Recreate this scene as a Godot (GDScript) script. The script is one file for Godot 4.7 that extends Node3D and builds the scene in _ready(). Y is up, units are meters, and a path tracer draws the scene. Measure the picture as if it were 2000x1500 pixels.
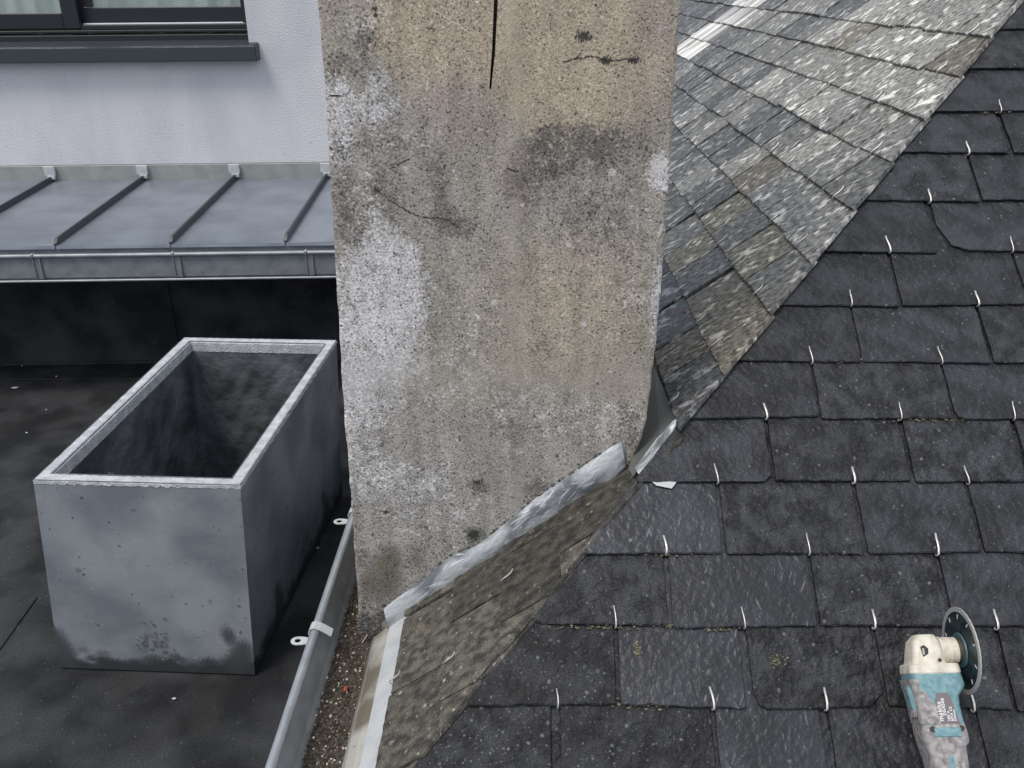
extends Node3D
# A hipped slate roof with an old rendered chimney, a flat roof with a concrete planter and a rear house.

const FOCAL := 1725.0          # pixels of the 2000 x 1500 photograph
var rng := RandomNumberGenerator.new()
var cam: Camera3D
var lut := PackedByteArray()
var rag := PackedByteArray()    # 256 x 256 noise that makes the outline of every spot uneven
var M := {}
var taken := {}

# ---------------------------------------------------------------- helpers
func lin(r: float, g: float, b: float) -> Color:
	return Color(r, g, b).linear_to_srgb()

func numbered(called: String) -> String:
	var n: int = taken.get(called, 0)
	taken[called] = n + 1
	return called if n == 0 else "%s_%03d" % [called, n]

func tag(o: Node, label: String, category: String, group := "", kind := "") -> Node:
	if label: o.set_meta("label", label)
	if category: o.set_meta("category", category)
	if group: o.set_meta("group", group)
	if kind: o.set_meta("kind", kind)
	return o

# a thing: a Node3D at its base; its meshes are built in the scene's own metres, so children are shifted back by the base
func thing(called: String, label: String, category: String, base := Vector3.ZERO, group := "") -> Node3D:
	var o := Node3D.new()
	o.name = numbered(called)
	add_child(o)
	o.position = base
	tag(o, label, category, group)
	return o

func obj(called: String, mesh: Mesh, m: Material, parent: Node3D = self, at := Vector3.ZERO) -> MeshInstance3D:
	var o := MeshInstance3D.new()
	o.name = numbered(called) if parent == self else called
	o.mesh = mesh
	o.material_override = m
	o.cast_shadow = GeometryInstance3D.SHADOW_CASTING_SETTING_ON
	parent.add_child(o, true)
	o.position = at
	return o

func start() -> SurfaceTool:
	var st := SurfaceTool.new()
	st.begin(Mesh.PRIMITIVE_TRIANGLES)
	st.set_smooth_group(-1)
	return st

func done(st: SurfaceTool) -> ArrayMesh:
	st.generate_normals()
	return st.commit()

func tri(st: SurfaceTool, a: Vector3, b: Vector3, c: Vector3, ua := Vector2.ZERO, ub := Vector2.ZERO, uc := Vector2.ZERO) -> void:
	st.set_uv(ua); st.add_vertex(a)
	st.set_uv(ub); st.add_vertex(b)
	st.set_uv(uc); st.add_vertex(c)

# quad a b c d clockwise as seen from outside
func quad(st: SurfaceTool, a: Vector3, b: Vector3, c: Vector3, d: Vector3, ua := Vector2.ZERO, ub := Vector2.ZERO, uc := Vector2.ZERO, ud := Vector2.ZERO) -> void:
	tri(st, a, b, c, ua, ub, uc)
	tri(st, a, c, d, ua, uc, ud)

# box with chamfered edges; c centre, s size
func bx(st: SurfaceTool, c: Vector3, s: Vector3, ch := 0.0, b := Basis.IDENTITY) -> void:
	var h := s * 0.5
	var k := minf(ch, minf(h.x, minf(h.y, h.z)) * 0.9)
	for axis in 3:
		for sg in [-1.0, 1.0]:
			var n := Vector3.ZERO; n[axis] = sg
			var u := Vector3.ZERO; u[(axis + 1) % 3] = 1.0
			var v := n.cross(u)
			var hu: float = h[(axis + 1) % 3] - k
			var hv: float = h[(axis + 2) % 3] - k
			var p := n * h[axis]
			var q := [p - u * hu - v * hv, p - u * hu + v * hv, p + u * hu + v * hv, p + u * hu - v * hv]
			quad(st, c + b * q[0], c + b * q[1], c + b * q[2], c + b * q[3], Vector2(0, 0), Vector2(0, 1), Vector2(1, 1), Vector2(1, 0))
	if k > 0.0:
		for axis in 3:
			var a1 := (axis + 1) % 3
			var a2 := (axis + 2) % 3
			for s1 in [-1.0, 1.0]:
				for s2 in [-1.0, 1.0]:
					var e := Vector3.ZERO; e[axis] = h[axis] - k
					var p1 := Vector3.ZERO; p1[a1] = s1 * h[a1]; p1[a2] = s2 * (h[a2] - k)
					var p2 := Vector3.ZERO; p2[a1] = s1 * (h[a1] - k); p2[a2] = s2 * h[a2]
					if s1 * s2 > 0: quad(st, c + b * (p1 - e), c + b * (p1 + e), c + b * (p2 + e), c + b * (p2 - e))
					else: quad(st, c + b * (p1 + e), c + b * (p1 - e), c + b * (p2 - e), c + b * (p2 + e))
		for sx in [-1.0, 1.0]:
			for sy in [-1.0, 1.0]:
				for sz in [-1.0, 1.0]:
					var px_ := Vector3(sx * h.x, sy * (h.y - k), sz * (h.z - k))
					var py_ := Vector3(sx * (h.x - k), sy * h.y, sz * (h.z - k))
					var pz_ := Vector3(sx * (h.x - k), sy * (h.y - k), sz * h.z)
					if sx * sy * sz > 0: tri(st, c + b * px_, c + b * pz_, c + b * py_)
					else: tri(st, c + b * px_, c + b * py_, c + b * pz_)

func box(called: String, c: Vector3, s: Vector3, m: Material, parent: Node3D, ch := 0.002) -> MeshInstance3D:
	var st := start()
	bx(st, Vector3.ZERO, s, ch)
	return obj(called, done(st), m, parent, c)

func tube(st: SurfaceTool, path: Array, radius: float, sides := 8, caps := true) -> void:
	var rings := []
	var ref := Vector3.UP
	for i in path.size():
		var d: Vector3 = (path[mini(i + 1, path.size() - 1)] - path[maxi(i - 1, 0)]).normalized()
		if i == 0: ref = Vector3.RIGHT if absf(d.x) < 0.7 else Vector3.UP
		var x := ref - d * ref.dot(d)
		x = x.normalized()
		ref = x
		var y := d.cross(x)
		var ring := []
		for k in sides:
			var a := TAU * k / sides
			ring.append(path[i] + (x * cos(a) + y * sin(a)) * radius)
		rings.append(ring)
	st.set_smooth_group(0)
	for i in path.size() - 1:
		for k in sides:
			var k2 := (k + 1) % sides
			quad(st, rings[i][k], rings[i + 1][k], rings[i + 1][k2], rings[i][k2])
	st.set_smooth_group(-1)
	if caps:
		for k in range(1, sides - 1):
			tri(st, rings[0][0], rings[0][k], rings[0][k + 1])
			tri(st, rings[-1][0], rings[-1][k + 1], rings[-1][k])

# a bent sheet of metal: cross section pts (Vector2 a, b) with thickness, swept from z0 to z1. Axes: a -> ax, b -> ay, sweep -> az
func swept(st: SurfaceTool, pts: Array, t: float, z0: float, z1: float, ax: Vector3, ay: Vector3, az: Vector3, steps := 1) -> void:
	var off := []
	for i in pts.size():
		var d: Vector2 = (pts[mini(i + 1, pts.size() - 1)] - pts[maxi(i - 1, 0)]).normalized()
		off.append(pts[i] + Vector2(-d.y, d.x) * t)
	var loop := pts.duplicate()
	for i in range(off.size() - 1, -1, -1): loop.append(off[i])
	var acc := 0.0
	for i in loop.size():
		var p: Vector2 = loop[i]
		var q: Vector2 = loop[(i + 1) % loop.size()]
		var l := p.distance_to(q)
		for k in steps:
			var za := lerpf(z0, z1, float(k) / steps)
			var zb := lerpf(z0, z1, float(k + 1) / steps)
			var a := ax * p.x + ay * p.y + az * za
			var b := ax * q.x + ay * q.y + az * za
			var c := ax * q.x + ay * q.y + az * zb
			var d2 := ax * p.x + ay * p.y + az * zb
			quad(st, a, b, c, d2, Vector2(acc, za), Vector2(acc + l, za), Vector2(acc + l, zb), Vector2(acc, zb))
		acc += l
	for zz in [z0, z1]:
		for i in pts.size() - 1:
			var a: Vector3 = ax * pts[i].x + ay * pts[i].y + az * zz
			var b: Vector3 = ax * pts[i + 1].x + ay * pts[i + 1].y + az * zz
			var c: Vector3 = ax * off[i + 1].x + ay * off[i + 1].y + az * zz
			var d: Vector3 = ax * off[i].x + ay * off[i].y + az * zz
			quad(st, a, b, c, d)

# a slab from an outline in (a, s): P = o + A a + U s + N h.  hfun gives the height of its upper face; bev the chamfer at each corner
func slab(poly: PackedVector2Array, o: Vector3, A: Vector3, U: Vector3, N: Vector3, hfun: Callable, t: float, bev: PackedFloat32Array, uvs: float, uvo: Vector2, bottom := true, bevel_drop := 0.6) -> ArrayMesh:
	var n := poly.size()
	if Geometry2D.is_polygon_clockwise(poly):
		poly = poly.duplicate(); poly.reverse()
		bev = bev.duplicate(); bev.reverse()
	var inner := PackedVector2Array()
	for i in n:
		var p := poly[i]
		var d1 := (p - poly[(i + n - 1) % n]).normalized()
		var d2 := (poly[(i + 1) % n] - p).normalized()
		var n1 := Vector2(-d1.y, d1.x)
		var n2 := Vector2(-d2.y, d2.x)
		var m := (n1 + n2)
		m = m.normalized() if m.length() > 0.1 else n1
		inner.append(p + m * bev[i] / maxf(0.5, m.dot(n1)))
	var tris := Geometry2D.triangulate_polygon(inner)
	if tris.is_empty():
		inner = poly.duplicate()
		tris = Geometry2D.triangulate_polygon(inner)
	var st := start()
	var P := func(q: Vector2, h: float) -> Vector3: return o + A * q.x + U * q.y + N * h
	var flip: bool = A.cross(U).dot(N) < 0.0
	for i in range(0, tris.size(), 3):
		var a := inner[tris[i]]; var b := inner[tris[i + 1]]; var c := inner[tris[i + 2]]
		var ccw := (b - a).cross(c - a) > 0.0
		if ccw != flip:
			var x := b; b = c; c = x
		tri(st, P.call(a, hfun.call(a)), P.call(b, hfun.call(b)), P.call(c, hfun.call(c)), a * uvs + uvo, b * uvs + uvo, c * uvs + uvo)
	for i in n:
		var j := (i + 1) % n
		var a := inner[i]; var b := inner[j]; var c := poly[j]; var d := poly[i]
		var ha: float = hfun.call(a); var hb: float = hfun.call(b)
		var hc: float = hfun.call(c) - bev[j] * bevel_drop; var hd: float = hfun.call(d) - bev[i] * bevel_drop
		var lo := hfun.call(d) - t as float
		var lo2 := hfun.call(c) - t as float
		var va: Vector3 = P.call(a, ha); var vb: Vector3 = P.call(b, hb); var vc: Vector3 = P.call(c, hc); var vd: Vector3 = P.call(d, hd)
		var ve: Vector3 = P.call(c, lo2); var vf: Vector3 = P.call(d, lo)
		var u1 := a * uvs + uvo; var u2 := b * uvs + uvo; var u3 := c * uvs + uvo; var u4 := d * uvs + uvo
		var dv := Vector2(0.0, t * uvs)
		if flip:
			quad(st, vd, vc, vb, va, u4, u3, u2, u1)
			quad(st, vf, ve, vc, vd, u4 + dv, u3 + dv, u3, u4)
		else:
			quad(st, va, vb, vc, vd, u1, u2, u3, u4)
			quad(st, vd, vc, ve, vf, u4, u3, u3 + dv, u4 + dv)
	if bottom:
		var tb := Geometry2D.triangulate_polygon(poly)
		for i in range(0, tb.size(), 3):
			var a := poly[tb[i]]; var b := poly[tb[i + 1]]; var c := poly[tb[i + 2]]
			var ccw := (b - a).cross(c - a) > 0.0
			if ccw == flip:
				var x := b; b = c; c = x
			tri(st, P.call(a, hfun.call(a) - t), P.call(b, hfun.call(b) - t), P.call(c, hfun.call(c) - t), a * uvs, b * uvs, c * uvs)
	return done(st)

# loft of closed rings (Arrays of Vector3 of the same size), capped
func loft(st: SurfaceTool, rings: Array, smooth := true, cap0 := true, cap1 := true) -> void:
	var n: int = rings[0].size()
	st.set_smooth_group(0 if smooth else -1)
	for i in rings.size() - 1:
		for k in n:
			var k2 := (k + 1) % n
			var u0 := Vector2(float(k) / n, float(i) / rings.size())
			var u1 := Vector2(float(k + 1) / n, float(i + 1) / rings.size())
			quad(st, rings[i][k], rings[i][k2], rings[i + 1][k2], rings[i + 1][k], u0, Vector2(u1.x, u0.y), u1, Vector2(u0.x, u1.y))
	st.set_smooth_group(-1)
	for e in [[0, cap0], [rings.size() - 1, cap1]]:
		if not e[1]: continue
		var c := Vector3.ZERO
		for p in rings[e[0]]: c += p
		c /= n
		for k in n:
			var k2 := (k + 1) % n
			if e[0] == 0: tri(st, c, rings[0][k2], rings[0][k])
			else: tri(st, c, rings[e[0]][k], rings[e[0]][k2])

# direction of a pixel of the photograph, and where it meets a plane n.x = d
func ray(px: float, py: float) -> Vector3:
	return cam.basis * Vector3((px - 1000.0) / FOCAL, (750.0 - py) / FOCAL, -1.0)

func hit(px: float, py: float, n: Vector3, d: float) -> Vector3:
	var r := ray(px, py)
	return cam.position + r * ((d - n.dot(cam.position)) / n.dot(r))

func wob(x: float, k: float) -> float:
	return sin(x * 37.0 + k * 5.1) * 0.5 + sin(x * 83.0 + k * 2.3) * 0.3 + sin(x * 171.0 + k * 7.7) * 0.2

# ---------------------------------------------------------------- textures
func noise_bytes(w: int, h: int, freq: float, sd: int, oct := 3, type := FastNoiseLite.TYPE_SIMPLEX_SMOOTH, stretch := Vector2.ONE) -> PackedByteArray:
	var f := FastNoiseLite.new()
	f.seed = sd
	f.noise_type = type
	f.frequency = freq
	f.fractal_octaves = oct
	f.fractal_type = FastNoiseLite.FRACTAL_FBM if oct > 1 else FastNoiseLite.FRACTAL_NONE
	var im := f.get_seamless_image(int(w / stretch.x), int(h / stretch.y), false, false, 0.12)
	im.convert(Image.FORMAT_L8)
	if stretch != Vector2.ONE: im.resize(w, h, Image.INTERPOLATE_CUBIC)
	return im.get_data()

func to_tex(data: PackedByteArray, w: int, h: int, fmt := Image.FORMAT_RGB8) -> ImageTexture:
	return ImageTexture.create_from_image(Image.create_from_data(w, h, false, fmt, data))

func enc(x: float) -> int:
	return lut[clampi(int(x * 2047.0), 0, 2047)]

# irregular splat of a colour, with wrap-around
func splat(data: PackedByteArray, w: int, h: int, cx: float, cy: float, rx: float, ry: float, ang: float, col: Color, alpha: float, ragged := 0.5, wrap := true) -> void:
	var R := int(ceil(maxf(rx, ry) * 1.35)) + 1
	var ca := cos(ang); var sa := sin(ang)
	var ph := rng.randi() % 65536
	var cr := enc(col.r); var cg := enc(col.g); var cb := enc(col.b)
	for y in range(-R, R + 1):
		for x in range(-R, R + 1):
			var u := (x * ca + y * sa) / rx
			var v := (-x * sa + y * ca) / ry
			var r := sqrt(u * u + v * v)
			if r > 1.35: continue
			r += (rag[(ph + (y + 64) * 256 + x * 3) & 65535] / 255.0 - 0.5) * ragged * 1.3
			if r > 1.0: continue
			var X := int(cx) + x
			var Y := int(cy) + y
			if wrap:
				X = posmod(X, w); Y = posmod(Y, h)
			elif X < 0 or Y < 0 or X >= w or Y >= h: continue
			var k := alpha * clampf((1.0 - r) * 3.0, 0.0, 1.0)
			var i := (Y * w + X) * 3
			data[i] = int(lerpf(data[i], cr, k)); data[i + 1] = int(lerpf(data[i + 1], cg, k)); data[i + 2] = int(lerpf(data[i + 2], cb, k))

# two-tone mottled surface with grain; colours are linear
func mottled(sz: int, c0: Color, c1: Color, f_low: float, sd: int, grain: float, contrast := 2.0, gf := 0.35, stretch := Vector2.ONE) -> PackedByteArray:
	var lo := noise_bytes(sz, sz, f_low, sd, 6, FastNoiseLite.TYPE_SIMPLEX_SMOOTH, stretch)
	var hi := noise_bytes(sz, sz, gf, sd + 7, 2, FastNoiseLite.TYPE_SIMPLEX, stretch)
	var out := PackedByteArray()
	out.resize(sz * sz * 3)
	var j := 0
	for i in sz * sz:
		var k := clampf((lo[i] / 255.0 - 0.5) * contrast + 0.5, 0.0, 1.0)
		var g := 1.0 + (hi[i] / 127.5 - 1.0) * grain
		out[j] = lut[clampi(int((c0.r + (c1.r - c0.r) * k) * g * 2047.0), 0, 2047)]
		out[j + 1] = lut[clampi(int((c0.g + (c1.g - c0.g) * k) * g * 2047.0), 0, 2047)]
		out[j + 2] = lut[clampi(int((c0.b + (c1.b - c0.b) * k) * g * 2047.0), 0, 2047)]
		j += 3
	return out

func mat(col: Color, rough: float, metal := 0.0, spec := 0.5) -> StandardMaterial3D:
	var m := StandardMaterial3D.new()
	m.albedo_color = col
	m.roughness = rough
	m.metallic = metal
	m.metallic_specular = spec
	return m

func tmat(tex: Texture2D, rough: float, bump: Texture2D = null, depth := 0.1, metal := 0.0, spec := 0.5) -> StandardMaterial3D:
	var m := mat(Color.WHITE, rough, metal, spec)
	m.albedo_texture = tex
	if bump:
		m.heightmap_enabled = true
		m.heightmap_texture = bump
		m.heightmap_scale = depth
	return m

func triplanar(m: StandardMaterial3D, scale: float) -> StandardMaterial3D:
	m.uv1_triplanar = true
	m.uv1_world_triplanar = true
	m.uv1_scale = Vector3.ONE * scale
	return m

func bump_tex(sz: int, freq: float, sd: int, oct := 4, stretch := Vector2.ONE) -> ImageTexture:
	return to_tex(noise_bytes(sz, sz, freq, sd, oct, FastNoiseLite.TYPE_SIMPLEX_SMOOTH, stretch), sz, sz, Image.FORMAT_L8)

func specks(d: PackedByteArray, sz: int, count: int, rmin: float, rmax: float, col: Color, amin: float, amax: float, spread := -1.0) -> void:
	for i in count:
		var r := rmin + (rmax - rmin) * pow(rng.randf(), 2.5)
		var f := rng.randf_range(0.75, 1.2)
		splat(d, sz, sz, rng.randf() * sz, rng.randf() * sz, r * rng.randf_range(0.7, 1.3), r, rng.randf() * 3.0, Color(col.r * f, col.g * f, col.b * f), rng.randf_range(amin, amax))

func make_materials() -> void:
	# dark slate, 1024 texels to 0.6 m
	var slate_bump := bump_tex(1024, 0.03, 11, 5)
	var kinds := [
		[Color(0.0115, 0.0128, 0.0155), Color(0.032, 0.0345, 0.0425), 0.007, 0.6, 1000, 110],
		[Color(0.010, 0.011, 0.0135), Color(0.038, 0.0405, 0.048), 0.01, 0.75, 1800, 300],
		[Color(0.008, 0.009, 0.011), Color(0.03, 0.032, 0.038), 0.009, 0.75, 4600, 1100],
		[Color(0.021, 0.0235, 0.03), Color(0.034, 0.0375, 0.047), 0.005, 0.35, 420, 90]]
	M.dark = []
	for i in kinds.size():
		var k: Array = kinds[i]
		var d := mottled(1024, k[0], k[1], k[2], 20 + i * 3, k[3], 2.6, 0.16)
		specks(d, 1024, k[4] / 2, 1.5, 5.0, Color(0.012, 0.012, 0.014), 0.4, 0.9)
		specks(d, 1024, k[4], 1.0, 3.6, Color(0.16, 0.17, 0.18), 0.25, 0.9)
		specks(d, 1024, k[5], 2.0, 7.0, Color(0.22, 0.22, 0.21), 0.25, 0.85)
		if i == 3:
			for q in 260:   # scrapes and dried runs
				splat(d, 1024, 1024, rng.randf() * 1024, rng.randf() * 1024, rng.randf_range(1.2, 3.5), rng.randf_range(4, 22), rng.randf_range(-0.5, 0.5), Color(0.22, 0.23, 0.24), rng.randf_range(0.2, 0.8), 0.8)
		if i == 1:
			for q in 70:
				splat(d, 1024, 1024, rng.randf() * 1024, rng.randf() * 1024, rng.randf_range(4, 16), rng.randf_range(4, 14), rng.randf(), Color(0.06, 0.058, 0.05), rng.randf_range(0.2, 0.6), 0.9)
		var m := tmat(to_tex(d, 1024, 1024), [0.55, 0.6, 0.66, 0.42][i], slate_bump, [0.34, 0.45, 0.4, 0.16][i], 0.0, 0.42)
		m.vertex_color_use_as_albedo = true
		M.dark.append(m)
	# weathered pale slate, grain along v (the fall of the roof)
	var pale_bump := bump_tex(1024, 0.03, 55, 5, Vector2(1, 1.3))
	var pales := [
		[Color(0.06, 0.061, 0.06), Color(0.235, 0.236, 0.225), Color(0.58, 0.575, 0.54)],
		[Color(0.06, 0.055, 0.042), Color(0.23, 0.212, 0.168), Color(0.58, 0.545, 0.46)],
		[Color(0.105, 0.103, 0.096), Color(0.37, 0.362, 0.335), Color(0.85, 0.83, 0.77)],
		[Color(0.036, 0.038, 0.04), Color(0.115, 0.12, 0.126), Color(0.32, 0.325, 0.325)]]
	M.pale = []
	for i in pales.size():
		var k: Array = pales[i]
		var lo := noise_bytes(1024, 1024, 0.012, 60 + i, 5, FastNoiseLite.TYPE_SIMPLEX_SMOOTH, Vector2(1, 1.5))
		var mid := noise_bytes(1024, 1024, 0.05, 70 + i, 6, FastNoiseLite.TYPE_PERLIN, Vector2(1, 1.4))
		var hi := noise_bytes(1024, 1024, 0.16, 80 + i, 3, FastNoiseLite.TYPE_PERLIN)
		var d := PackedByteArray()
		d.resize(1024 * 1024 * 3)
		var j := 0
		for p in 1024 * 1024:
			var a := clampf((mid[p] / 255.0 - 0.5) * 2.3 + 0.52, 0.0, 1.0)
			var w := clampf((lo[p] / 255.0 - 0.63) * 5.0 + (mid[p] / 255.0 - 0.5) * 1.6, 0.0, 1.0)
			var g := 1.0 + (hi[p] / 127.5 - 1.0) * 0.42
			d[j] = lut[clampi(int(lerpf(lerpf(k[0].r, k[1].r, a), k[2].r, w) * g * 2047.0), 0, 2047)]
			d[j + 1] = lut[clampi(int(lerpf(lerpf(k[0].g, k[1].g, a), k[2].g, w) * g * 2047.0), 0, 2047)]
			d[j + 2] = lut[clampi(int(lerpf(lerpf(k[0].b, k[1].b, a), k[2].b, w) * g * 2047.0), 0, 2047)]
			j += 3
		for q in 150:
			splat(d, 1024, 1024, rng.randf() * 1024, rng.randf() * 1024, rng.randf_range(1.5, 4.0), rng.randf_range(3, 12), rng.randf_range(-0.15, 0.15), Color(0.03, 0.03, 0.03), rng.randf_range(0.3, 0.9), 0.8)
		for q in 130:
			splat(d, 1024, 1024, rng.randf() * 1024, rng.randf() * 1024, rng.randf_range(1.5, 4.0), rng.randf_range(3, 12), rng.randf_range(-0.15, 0.15), Color(0.6, 0.6, 0.58), rng.randf_range(0.3, 0.9), 0.8)
		var m := tmat(to_tex(d, 1024, 1024), 0.6, pale_bump, 0.3, 0.0, 0.42)
		m.vertex_color_use_as_albedo = true
		M.pale.append(m)
	var dwh := mottled(512, Color(0.2, 0.2, 0.19), Color(0.8, 0.79, 0.75), 0.006, 95, 0.3, 2.4, 0.15, Vector2(1, 4))
	var mwh := tmat(to_tex(dwh, 512, 512), 0.6)
	mwh.vertex_color_use_as_albedo = true
	M.pale.append(mwh)
	# stained brown slate below the chimney
	var db := mottled(1024, Color(0.04, 0.037, 0.031), Color(0.17, 0.155, 0.126), 0.022, 91, 0.6, 1.7, 0.16, Vector2(1, 1.4))
	specks(db, 1024, 600, 1.5, 5.0, Color(0.025, 0.022, 0.018), 0.4, 0.9)
	specks(db, 1024, 500, 2.0, 9.0, Color(0.46, 0.43, 0.36), 0.4, 0.95)
	var mb := tmat(to_tex(db, 1024, 1024), 0.7, slate_bump, 0.2)
	mb.vertex_color_use_as_albedo = true
	M.brown = mb
	# planter concrete
	var dc := mottled(1024, Color(0.14, 0.16, 0.18), Color(0.25, 0.272, 0.295), 0.0035, 101, 0.1, 1.9, 0.3)
	for q in 90:   # clouded patches left by the mould
		splat(dc, 1024, 1024, rng.randf() * 1024, rng.randf() * 1024, rng.randf_range(10, 60), rng.randf_range(10, 50), rng.randf() * 3.0, [Color(0.13, 0.145, 0.16), Color(0.23, 0.245, 0.26)][q % 2], rng.randf_range(0.1, 0.35), 1.0)
	specks(dc, 1024, 260, 1.5, 5.0, Color(0.05, 0.055, 0.06), 0.4, 0.9)
	specks(dc, 1024, 40, 3.0, 9.0, Color(0.08, 0.085, 0.09), 0.2, 0.6)
	specks(dc, 1024, 120, 1.5, 4.0, Color(0.42, 0.43, 0.44), 0.3, 0.7)
	# damp and dirt drawn up from the roof; the bottom row of texels lies at the foot of the planter
	for q in 520:
		var r := rng.randf_range(4, 20)
		splat(dc, 1024, 1024, rng.randf() * 1024, 1024.0 - absf(rng.randfn()) * (17.0 + 9.0 * sin(q * 0.7)) - 3.0, r * 1.4, r, 0.0, Color(0.026, 0.029, 0.032), rng.randf_range(0.2, 0.7), 1.3)
	for q in [[0.852, 80, 22, 50], [0.862, 40, 30, 40], [0.845, 120, 12, 30], [0.30, 60, 24, 40], [0.285, 120, 16, 26], [0.315, 80, 18, 36], [0.285, 40, 30, 30]]:
		for m in 5: splat(dc, 1024, 1024, q[0] * 1024 + rng.randfn() * 6.0, 1024.0 - q[1] + rng.randfn() * 8.0, q[2], q[3], 0.0, Color(0.042, 0.046, 0.05), 0.35, 1.3)
	for q in 60:
		splat(dc, 1024, 1024, 1024 * 0.09 + rng.randfn() * 24.0, 1024.0 - 95.0 + rng.randfn() * 30.0, rng.randf_range(3, 9), rng.randf_range(2, 9), rng.randf() * 3.0, Color(0.06, 0.065, 0.07), rng.randf_range(0.3, 0.8), 1.0, false)
	var cb := bump_tex(1024, 0.05, 103, 5)
	M.concrete = triplanar(tmat(to_tex(dc, 1024, 1024), 0.72, cb, 0.03), 1.0)
	M.concrete_dc = dc
	M.concrete_bump = cb
	var dr := mottled(512, Color(0.36, 0.375, 0.4), Color(0.52, 0.535, 0.56), 0.02, 107, 0.2, 2.0, 0.4)
	specks(dr, 512, 180, 1.0, 3.5, Color(0.14, 0.15, 0.16), 0.3, 0.8)
	M.rim = triplanar(tmat(to_tex(dr, 512, 512), 0.85, bump_tex(512, 0.12, 108, 4), 0.25), 2.5)
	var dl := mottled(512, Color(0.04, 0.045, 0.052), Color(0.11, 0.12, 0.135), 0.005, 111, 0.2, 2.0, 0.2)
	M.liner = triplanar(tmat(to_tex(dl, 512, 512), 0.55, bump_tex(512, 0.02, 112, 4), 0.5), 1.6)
	# bitumen felt
	var df := mottled(1024, Color(0.0095, 0.0105, 0.0125), Color(0.037, 0.039, 0.044), 0.004, 121, 0.8, 2.2, 0.3)
	specks(df, 1024, 1400, 1.0, 2.4, Color(0.12, 0.12, 0.12), 0.3, 0.9)
	for q in 26:
		splat(df, 1024, 1024, rng.randf() * 1024, rng.randf() * 1024, rng.randf_range(20, 80), rng.randf_range(20, 60), rng.randf() * 3.0, Color(0.036, 0.036, 0.031), rng.randf_range(0.2, 0.5), 0.8)
	M.felt = triplanar(tmat(to_tex(df, 1024, 1024), 0.8, bump_tex(1024, 0.3, 122, 3), 0.14, 0.0, 0.4), 0.8)
	# wall render
	var dw := mottled(1024, Color(0.53, 0.54, 0.575), Color(0.6, 0.605, 0.635), 0.004, 131, 0.06, 2.0, 0.4, Vector2(1, 2))
	for q in 60:
		splat(dw, 1024, 1024, rng.randf() * 1024, rng.randf() * 1024, rng.randf_range(6, 22), rng.randf_range(40, 150), 0.0, Color(0.47, 0.475, 0.52), rng.randf_range(0.03, 0.11), 0.9)
	specks(dw, 1024, 260, 1.0, 3.0, Color(0.28, 0.28, 0.3), 0.2, 0.7)
	M.render = triplanar(tmat(to_tex(dw, 1024, 1024), 0.92, bump_tex(1024, 0.16, 132, 4), 0.22, 0.0, 0.3), 0.7)
	# zinc: roof pans (u across, v up the slope, 1 m), gutters, flashings
	var dz := mottled(512, Color(0.21, 0.24, 0.285), Color(0.28, 0.315, 0.365), 0.006, 141, 0.05, 1.8, 0.2)
	for x in 512:
		var y0 := 512.0 * (1.0 - 0.175) + 4.0 * sin(x * TAU / 512.0 * 3.0) + 2.0 * sin(x * TAU / 512.0 * 11.0)
		splat(dz, 512, 512, x, y0, 2.0, 2.2, 0.0, Color(0.34, 0.33, 0.3), 0.35, 0.3)
	for q in 60:
		splat(dz, 512, 512, rng.randf() * 512, rng.randf() * 512, rng.randf_range(1, 3), rng.randf_range(3, 14), rng.randf_range(1.2, 1.8), Color(0.42, 0.43, 0.45), rng.randf_range(0.15, 0.6), 0.8)
	M.zinc = tmat(to_tex(dz, 512, 512), 0.36, bump_tex(512, 0.01, 142, 3), 0.1, 0.45)
	var dg := mottled(512, Color(0.2, 0.22, 0.245), Color(0.27, 0.29, 0.315), 0.012, 145, 0.1, 1.8, 0.2)
	specks(dg, 512, 160, 1.0, 4.0, Color(0.08, 0.09, 0.1), 0.3, 0.8)
	M.zinc_gutter = triplanar(tmat(to_tex(dg, 512, 512), 0.45, null, 0.1, 0.4), 2.0)
	M.seam = mat(lin(0.05, 0.056, 0.066), 0.45, 0.2)
	M.back_flashing = triplanar(tmat(to_tex(mottled(256, Color(0.24, 0.255, 0.25), Color(0.3, 0.315, 0.31), 0.02, 148, 0.12), 256, 256), 0.6, null, 0.1, 0.1), 1.5)
	var ds := mottled(512, Color(0.4, 0.42, 0.44), Color(0.5, 0.52, 0.53), 0.015, 147, 0.08, 2.0, 0.2)
	specks(ds, 512, 60, 1.0, 4.0, Color(0.15, 0.15, 0.15), 0.3, 0.8)
	M.flashing = triplanar(tmat(to_tex(ds, 512, 512), 0.6, null, 0.1, 0.1), 2.0)
	# old lead / zinc dressed to the chimney: scraped, white bloom in strokes along u
	var dd := mottled(1024, Color(0.14, 0.155, 0.17), Color(0.42, 0.44, 0.46), 0.014, 151, 0.14, 2.6, 0.2, Vector2(3, 1))
	for q in 1300:
		splat(dd, 1024, 1024, rng.randf() * 1024, rng.randf() * 1024, rng.randf_range(6, 60), rng.randf_range(0.8, 2.6), rng.randf_range(-0.25, 0.25), Color(0.7, 0.72, 0.75), rng.randf_range(0.3, 0.9), 0.6)
	for q in 50:
		splat(dd, 1024, 1024, rng.randf() * 1024, rng.randf() * 1024, rng.randf_range(10, 40), rng.randf_range(5, 14), rng.randf_range(-0.3, 0.3), Color(0.66, 0.68, 0.7), rng.randf_range(0.3, 0.8), 0.9)
	M.lead = tmat(to_tex(dd, 1024, 1024), 0.5, bump_tex(512, 0.05, 152, 4, Vector2(4, 1)), 0.15, 0.25)
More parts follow.
